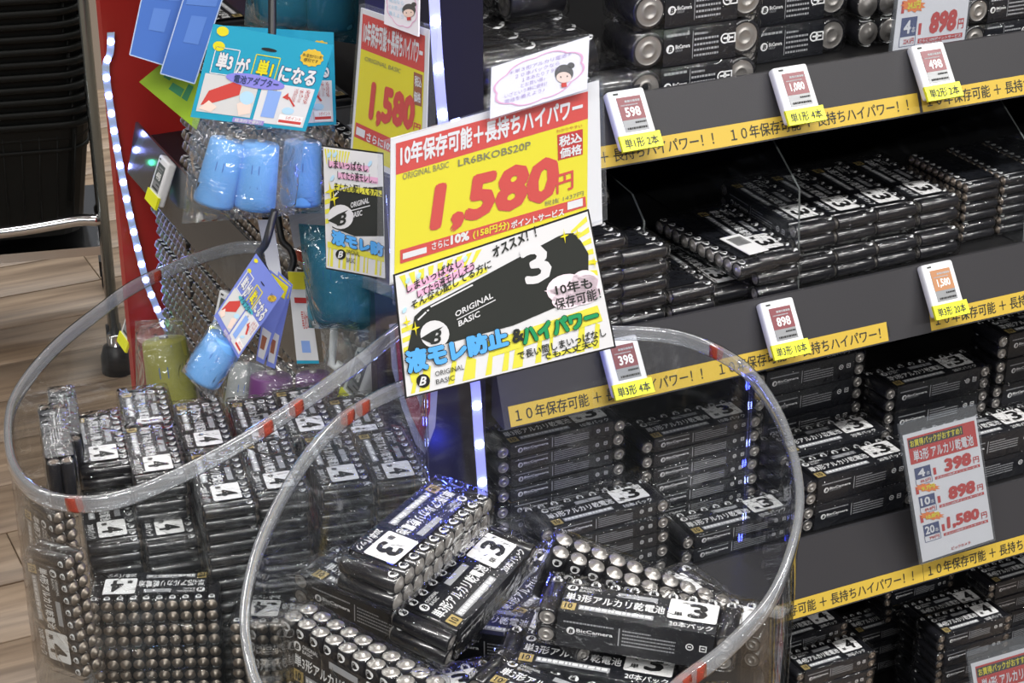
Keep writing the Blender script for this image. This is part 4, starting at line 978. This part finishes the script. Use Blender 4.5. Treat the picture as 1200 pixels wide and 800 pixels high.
def goods(name, S, label, cat='adapter pack', group='goods hanging by the end shelf'):
    r = tag(empty(name, Matrix.Translation(S.O)), label, cat, group); I = Matrix.Translation(-S.O)
    def part(mb, nm): o = mb.build(nm); o.parent = r; o.matrix_parent_inverse = I; return o
    return r, part
SA = facing(300, 140, 1.655, 118, 8)
_, part = goods('adapter_pack', SA, 'cyan header card over a clear bag of light blue battery adapters')
part(hang_card(SA, [(250, 28), (391, 53), (358, 154), (223, 137)], ('単3', '単1'), CYAN, 1, mat('lavender_print', (.25, .24, .72), .5), .018), 'header_card')
part(adapter(SA, (268, 165), (250, 238), 23, ABLUE), 'adapter'); part(adapter(SA, (306, 168), (298, 243), 23, ABLUE, -.004), 'adapter')
part(pillow(SA, [(226, 137), (358, 152), (345, 252), (213, 262)], .046, BAG), 'clear_bag')
SB = facing(350, 150, 1.72, 118, 8)
_, part = goods('adapter_pack', SB, 'second cyan-carded adapter bag, half hidden behind the first')
part(hang_card(SB, [(262, 30), (391, 38), (394, 146), (300, 152)], ('単3', '単1'), CYAN, 1, mat('lavender_print'), .016), 'header_card')
part(adapter(SB, (355, 166), (352, 238), 23, ABLUE), 'adapter'); part(pillow(SB, [(322, 140), (393, 146), (390, 250), (322, 250)], .044, BAG), 'clear_bag')
SCc = facing(200, 40, 1.74, 112, 10)
for C, nm in (([(172, -30), (226, -30), (191, 76), (152, 64)], 'left'), ([(224, -30), (270, -30), (228, 98), (188, 86)], 'right')):
    _, part = goods('battery_case', SCc, f'flat translucent blue battery case hanging at top left, {nm} of two', 'battery case')
    m = MB(); S = SCc; l = 0 if nm == 'left' else .012
    S.sheet(m, C, TBLUE, l, .016, 1); part(m, 'case_body')
    m = MB()
    for a, b in ((0, 1), (1, 2), (2, 3), (3, 0)): S.line(m, *C[a], *C[b], 1.4, mat('case_edge', (.45, .55, .75), .3), l+.0006)
    part(m, 'welded_edge'); m = MB(); S.sheet(m, lerp(C, .34, .40, .76, .66), mat('case_label', (.10, .22, .60), .4), l+.0005); S.sheet(m, lerp(C, .1, .05, .9, .3), mat('case_label'), l+.0005); part(m, 'blue_insert')
SD = facing(205, 110, 1.80, 116, 10)
_, part = goods('green_card', SD, 'slanted lime green card tucked under the blue cases', 'card'); m = MB()
C = [(192, 72), (250, 92), (230, 152), (163, 96)]; SD.sheet(m, C, mat('lime_card', (.35, .55, .03), .4), 0, .002)
for u, v, w_, h in ((.20, .15, .12, .3), (.38, .45, .22, .2), (.62, .3, .1, .35)): SD.sheet(m, lerp(C, u, v, u+w_, v+h), mat('green_ink', (.05, .28, .12), .4), .0004)
part(m, 'card_sheet')
SE = facing(350, 20, 1.76, 116, 8)
_, part = goods('adapter_pack', SE, 'teal tinted adapter bag at the top edge above the cyan card')
part(adapter(SE, (330, -60), (332, 30), 26, TEALM), 'adapter'); part(adapter(SE, (385, -60), (388, 34), 26, TEALM), 'adapter'); part(pillow(SE, [(292, -70), (428, -70), (418, 52), (286, 30)], .085, TEALBAG), 'teal_bag')
SF = facing(275, 380, 1.62, 116, 10)
_, part = goods('adapter_pack', SF, 'tilted periwinkle header card with light blue adapter swinging left')
part(hang_card(SF, [(300, 297), (333, 342), (279, 420), (251, 370)], ('単3', '単2'), PERI, 1, mat('aqua_print', (.06, .42, .48), .5), .014, 'アダプター'), 'header_card')
part(adapter(SF, (264, 396), (236, 444), 22, ABLUE), 'adapter'); part(pillow(SF, [(252, 372), (281, 418), (248, 468), (212, 434)], .042, BAG, lift=.002), 'clear_bag')
for k, (C, d, lab) in enumerate((([(316, 316), (341, 336), (309, 427), (300, 422)], 1.645, 'thin periwinkle card edge just behind the tilted card'), ([(326, 318), (343, 334), (322, 432), (312, 428)], 1.66, 'third fanned periwinkle card of the row'))):
    S = facing(320, 380, d, 116, 10); _, part = goods('header_card', S, lab, 'card'); m = MB(); S.sheet(m, C, PERI, 0, .0008); S.sheet(m, lerp(C, .1, .02, .9, .18), YEL, .0004); S.sheet(m, lerp(C, .12, .62, .8, .95), mat('photo_white'), .0004); S.sheet(m, lerp(C, .2, .70, .6, .85), mat('brown_print'), .0006); part(m, 'card_sheet')
SH2 = facing(360, 400, 1.85, 116, 10)
_, part = goods('adapter_pack', SH2, 'upright white and blue card above purple adapters'); C = [(337, 318), (359, 319), (374, 426), (348, 426)]
m = MB(); SH2.sheet(m, C, PAPER, .012, .0008); SH2.sheet(m, lerp(C, 0, 0, .9, .19), YEL, .0124); SH2.sheet(m, lerp(C, .2, .28, .8, .34), DRED, .0124); SH2.text(m, '電池が', lerp(C, .45, .42, .8, .62), DRED, .0124); SH2.poly(m, lerp(C, .3, .75, .7, .88), mat('cell_blue'), .0124); SH2.sheet(m, lerp(C, 0, .965, 1, 1), CYAN, .0124); part(m, 'header_card')
part(adapter(SH2, (367, 438), (371, 492), 22, PURP), 'adapter'); part(adapter(SH2, (318, 440), (316, 500), 26, PURP), 'adapter'); part(pillow(SH2, [(290, 424), (394, 424), (398, 500), (286, 500)], .05, BAG), 'clear_bag')
SJ = facing(195, 430, 1.92, 116, 12)
_, part = goods('adapter_pack', SJ, 'yellow adapter bag hanging low behind the left bin'); part(adapter(SJ, (192, 398), (206, 490), 27, YELM), 'adapter'); part(pillow(SJ, [(158, 376), (212, 372), (242, 495), (160, 495)], .06, BAG), 'clear_bag')
SK = facing(285, 450, 1.88, 116, 12)
_, part = goods('adapter_pack', SK, 'pale grey adapter between the blue and purple ones'); part(adapter(SK, (288, 428), (280, 492), 19, GREYM), 'adapter'); part(pillow(SK, [(262, 415), (310, 415), (305, 500), (258, 500)], .045, BAG), 'clear_bag')
SL = facing(405, 335, 1.79, 116, 8)
_, part = goods('adapter_pack', SL, 'large teal adapter bag behind the small hand-lettered card')
part(adapter(SL, (385, 285), (386, 372), 24, TEALM), 'adapter'); part(adapter(SL, (430, 290), (430, 372), 22, TEALM), 'adapter'); part(pillow(SL, [(350, 262), (462, 270), (456, 392), (362, 384)], .085, TEALBAG), 'teal_bag')
SM = facing(410, 425, 1.84, 116, 8)
_, part = goods('hook_pack', SM, 'clear green-edged pack with a white hook above the bin rims', 'pack'); m = pillow(SM, [(374, 372), (438, 372), (436, 470), (384, 470)], .03, BAG); part(m, 'clear_bag')
m = MB(); m.tube([SM.pt(392, 384), SM.pt(390, 410), SM.pt(388, 426), SM.pt(394, 432), SM.pt(399, 425)], .004, STICK); part(m, 'white_hook')
SN = facing(362, 265, 1.78, 116, 10)
_, part = goods('paper_tag', SN, 'small grey printed paper tag behind the left bin rim', 'tag'); m = MB(); C = [(338, 252), (384, 238), (387, 268), (345, 292)]; SN.sheet(m, C, mat('grey_paper', (.34, .34, .35), .6), 0, .0006)
for k in range(4): SN.line(m, *lerp(C, .1, .2+.18*k, 1, 1)[0], *lerp(C, .8, .2+.18*k, 1, 1)[0], 1, GREYP, .0004)
part(m, 'paper_sheet')
# hooks the goods hang on
def hook(pts, d, r, m_, lab, bar=True):
    P = [at(x, y, dd) for (x, y), dd in zip(pts, d)]; mb = MB(); mb.tube(smooth_closed(P, 6, False), r, m_); o = mb.build('display_hook'); tag(o, lab, 'hook', 'display hooks')
hook([(319, -60), (319, 0), (319, 30), (319, 52), (322, 58)], [1.64]*5, .0036, SCREENBLACK, 'black strap hook through the cyan card slot')
hook([(322, 246), (312, 283), (303, 298), (308, 312), (315, 326)], [1.66, 1.65, 1.62, 1.61, 1.605], .0034, SCREENBLACK, 'black bent hook through the tilted periwinkle card')
hook([(325, 246), (330, 280), (340, 292), (344, 305), (340, 320)], [1.84, 1.84, 1.84, 1.84, 1.84], .0034, SCREENBLACK, 'black bent hook above the upright white card')
S = facing(315, 295, 1.76, 116, 10); m = MB(); S.sheet(m, [(302, 258), (320, 258), (331, 330), (317, 333)], mat('strap_white', (.52, .53, .55), .5), 0, .002, 3); tag(m.build('white_strap'), 'short white plastic strap between the two black hooks', 'strap')

# ------------------------------------------------------------------ basket stand at the far left
bx, by = azv(103), azv(13)
base = onZ(112, 272, .24)
def basket_parts():
    Wt, Dt, Wb, Db, H = .46, .33, .40, .27, .22; BK = mat('basket_black', (.004, .005, .0045), .6, spec=.25)
    root = empty('shopping_basket'); m = MB()
    def ringp(wd, dp, z, r=.05, n=5):
        out = []
        for cx, cy, st in ((wd/2-r, dp/2-r, 0), (-wd/2+r, dp/2-r, 1), (-wd/2+r, -dp/2+r, 2), (wd/2-r, -dp/2+r, 3)):
            for q in range(n+1): a = math.pi/2*(st+q/n); out.append(Vector((cx+r*math.cos(a), cy+r*math.sin(a), z)))
        return out
    lv = [ringp(Wb+(Wt-Wb)*t, Db+(Dt-Db)*t, H*t) for t in (0, .3, .6, .9, 1)]; n = len(lv[0])
    vs = [p for l in lv for p in l]; fs = []
    for j in range(4):
        for i in range(n): fs.append((j*n+i, j*n+(i+1) % n, (j+1)*n+(i+1) % n, (j+1)*n+i))
    m.add(vs, fs+[tuple(range(n-1, -1, -1))], BK); m.build('basket_body', root)
    r = MB(); r.tube(ringp(Wt+.004, Dt+.004, H), 0, BK, 8, True, flat=(.007, .006)); r.tube(ringp(Wt-.012, Dt-.012, H-.05), 0, BK, 6, True, flat=(.003, .004)); r.build('rim', root)
    for sg in (1, -1):
        h = MB(); h.tube(smooth_closed([(-.16, sg*(Dt/2-.005), H+.004), (-.13, sg*(Dt/2-.02), H+.012), (.13, sg*(Dt/2-.02), H+.012), (.16, sg*(Dt/2-.005), H+.004)], 4, False), .004, BK); h.build('handle', root)
    # lattice of the top basket's side wall
    k = MB()
    for i in range(14):
        a = -Wb/2+.02+i*(Wb-.04)/13
        for sg in (1, -1):
            k.tube([(a*(1+.02), sg*(Db/2+.003), .02), (a*1.13, sg*(Dt/2-.004), H-.02)], .002, BK, 5)
    k.build('lattice', root)['kind'] = 'stuff'; return root, Wb, Db
bk, Wb, Db = basket_parts()
c0 = base-bx*(Wb/2+.02)+by*Db/2
kk = list(bk.children)
for k in range(21):
    o = bk if k == 0 else bk.copy()
    if k:
        COL.objects.link(o)
        for ch in kk: c = ch.copy(); COL.objects.link(c); c.parent = o
    o.matrix_basis = frame(bx, by, Z, (c0.x+random.uniform(-.003, .003), c0.y, .24+.0225*k))
    tag(o, f'black shopping basket nested in the far left stack, {(ORD+["thirteenth from bottom", "fourteenth from bottom", "seventh from top", "sixth from top", "fifth from top", "fourth from top", "third from top", "second from top", "topmost"])[k]}', 'basket', 'nested shopping baskets')
sr = tag(empty('basket_stand', Matrix.Translation((c0.x, c0.y, 0))), 'chrome stand on casters holding the black basket stack', 'stand'); Is = Matrix.Translation((-c0.x, -c0.y, 0))
def bp(mb, nm, parent=None): o = mb.build(nm); o.parent = parent or sr; o.matrix_parent_inverse = Is if parent is None else Matrix.Identity(4); return o
fr_ = c0-by*(Db/2+.055); zb_ = onZ(0, 0, 0)
hb = .0
P0 = onY(-60, 280, (fr_.y)); P1 = onY(118, 257, (fr_+bx*.26).y-.02)
m = MB(); m.tube(smooth_closed([P0, P0.lerp(P1, .5), P0.lerp(P1, .85)+Z*.004, P1, P1+by*.05+Z*.002], 5, False), .011, CHROME, 10); bp(m, 'front_bar')
m = MB(); m.box((-.24, -.16, .205), (.24, .16, .222), CHROME, frame(bx, by, Z, c0*1.0-Z*c0.z)); bp(m, 'tray')
for sx, sy in ((-1, -1), (1, -1), (-1, 1), (1, 1)):
    q = Vector((c0.x, c0.y, 0))+bx*.235*sx+by*.17*sy
    m = MB(); m.tube([q+Z*.055, q+Z*.55], .010, CHROME, 10); leg = bp(m, 'leg')
    m = MB(); m.lathe([(.012, -.012, SCREENBLACK), (.028, -.012, SCREENBLACK), (.028, .012, SCREENBLACK), (.012, .012, SCREENBLACK)], 16, frame(Z, by, bx, q+Z*.029), None); m.box((-.014, -.02, .03), (.014, .02, .062), SCREENBLACK, frame(bx, by, Z, q)); o = bp(m, 'caster')
q = onZ(139, 434, .0)
m = MB(); m.tube([q+Z*.05, q+Z*1.45], .0095, mat('grey_post', (.30, .34, .34), .22, metal=.7), 12); pr_ = tag(empty('steel_post', Matrix.Translation(q)), 'grey steel post on a black foot left of the red panel', 'post'); o = m.build('pole'); o.parent = pr_; o.matrix_parent_inverse = Matrix.Translation(-q)
m = MB(); m.lathe([(.03, 0, SCREENBLACK), (.03, .03, SCREENBLACK), (.024, .05, SCREENBLACK), (.015, .055, CHROME), (.015, .075, CHROME), (0, .075, CHROME)], 18, Matrix.Translation(q), None); o = m.build('foot'); o.parent = pr_; o.matrix_parent_inverse = Matrix.Translation(-q)

# the patterns the packs were copied from are not part of the shop
for o in PROTO.values():
    for c in list(o.children): bpy.data.objects.remove(c)
    bpy.data.objects.remove(o)
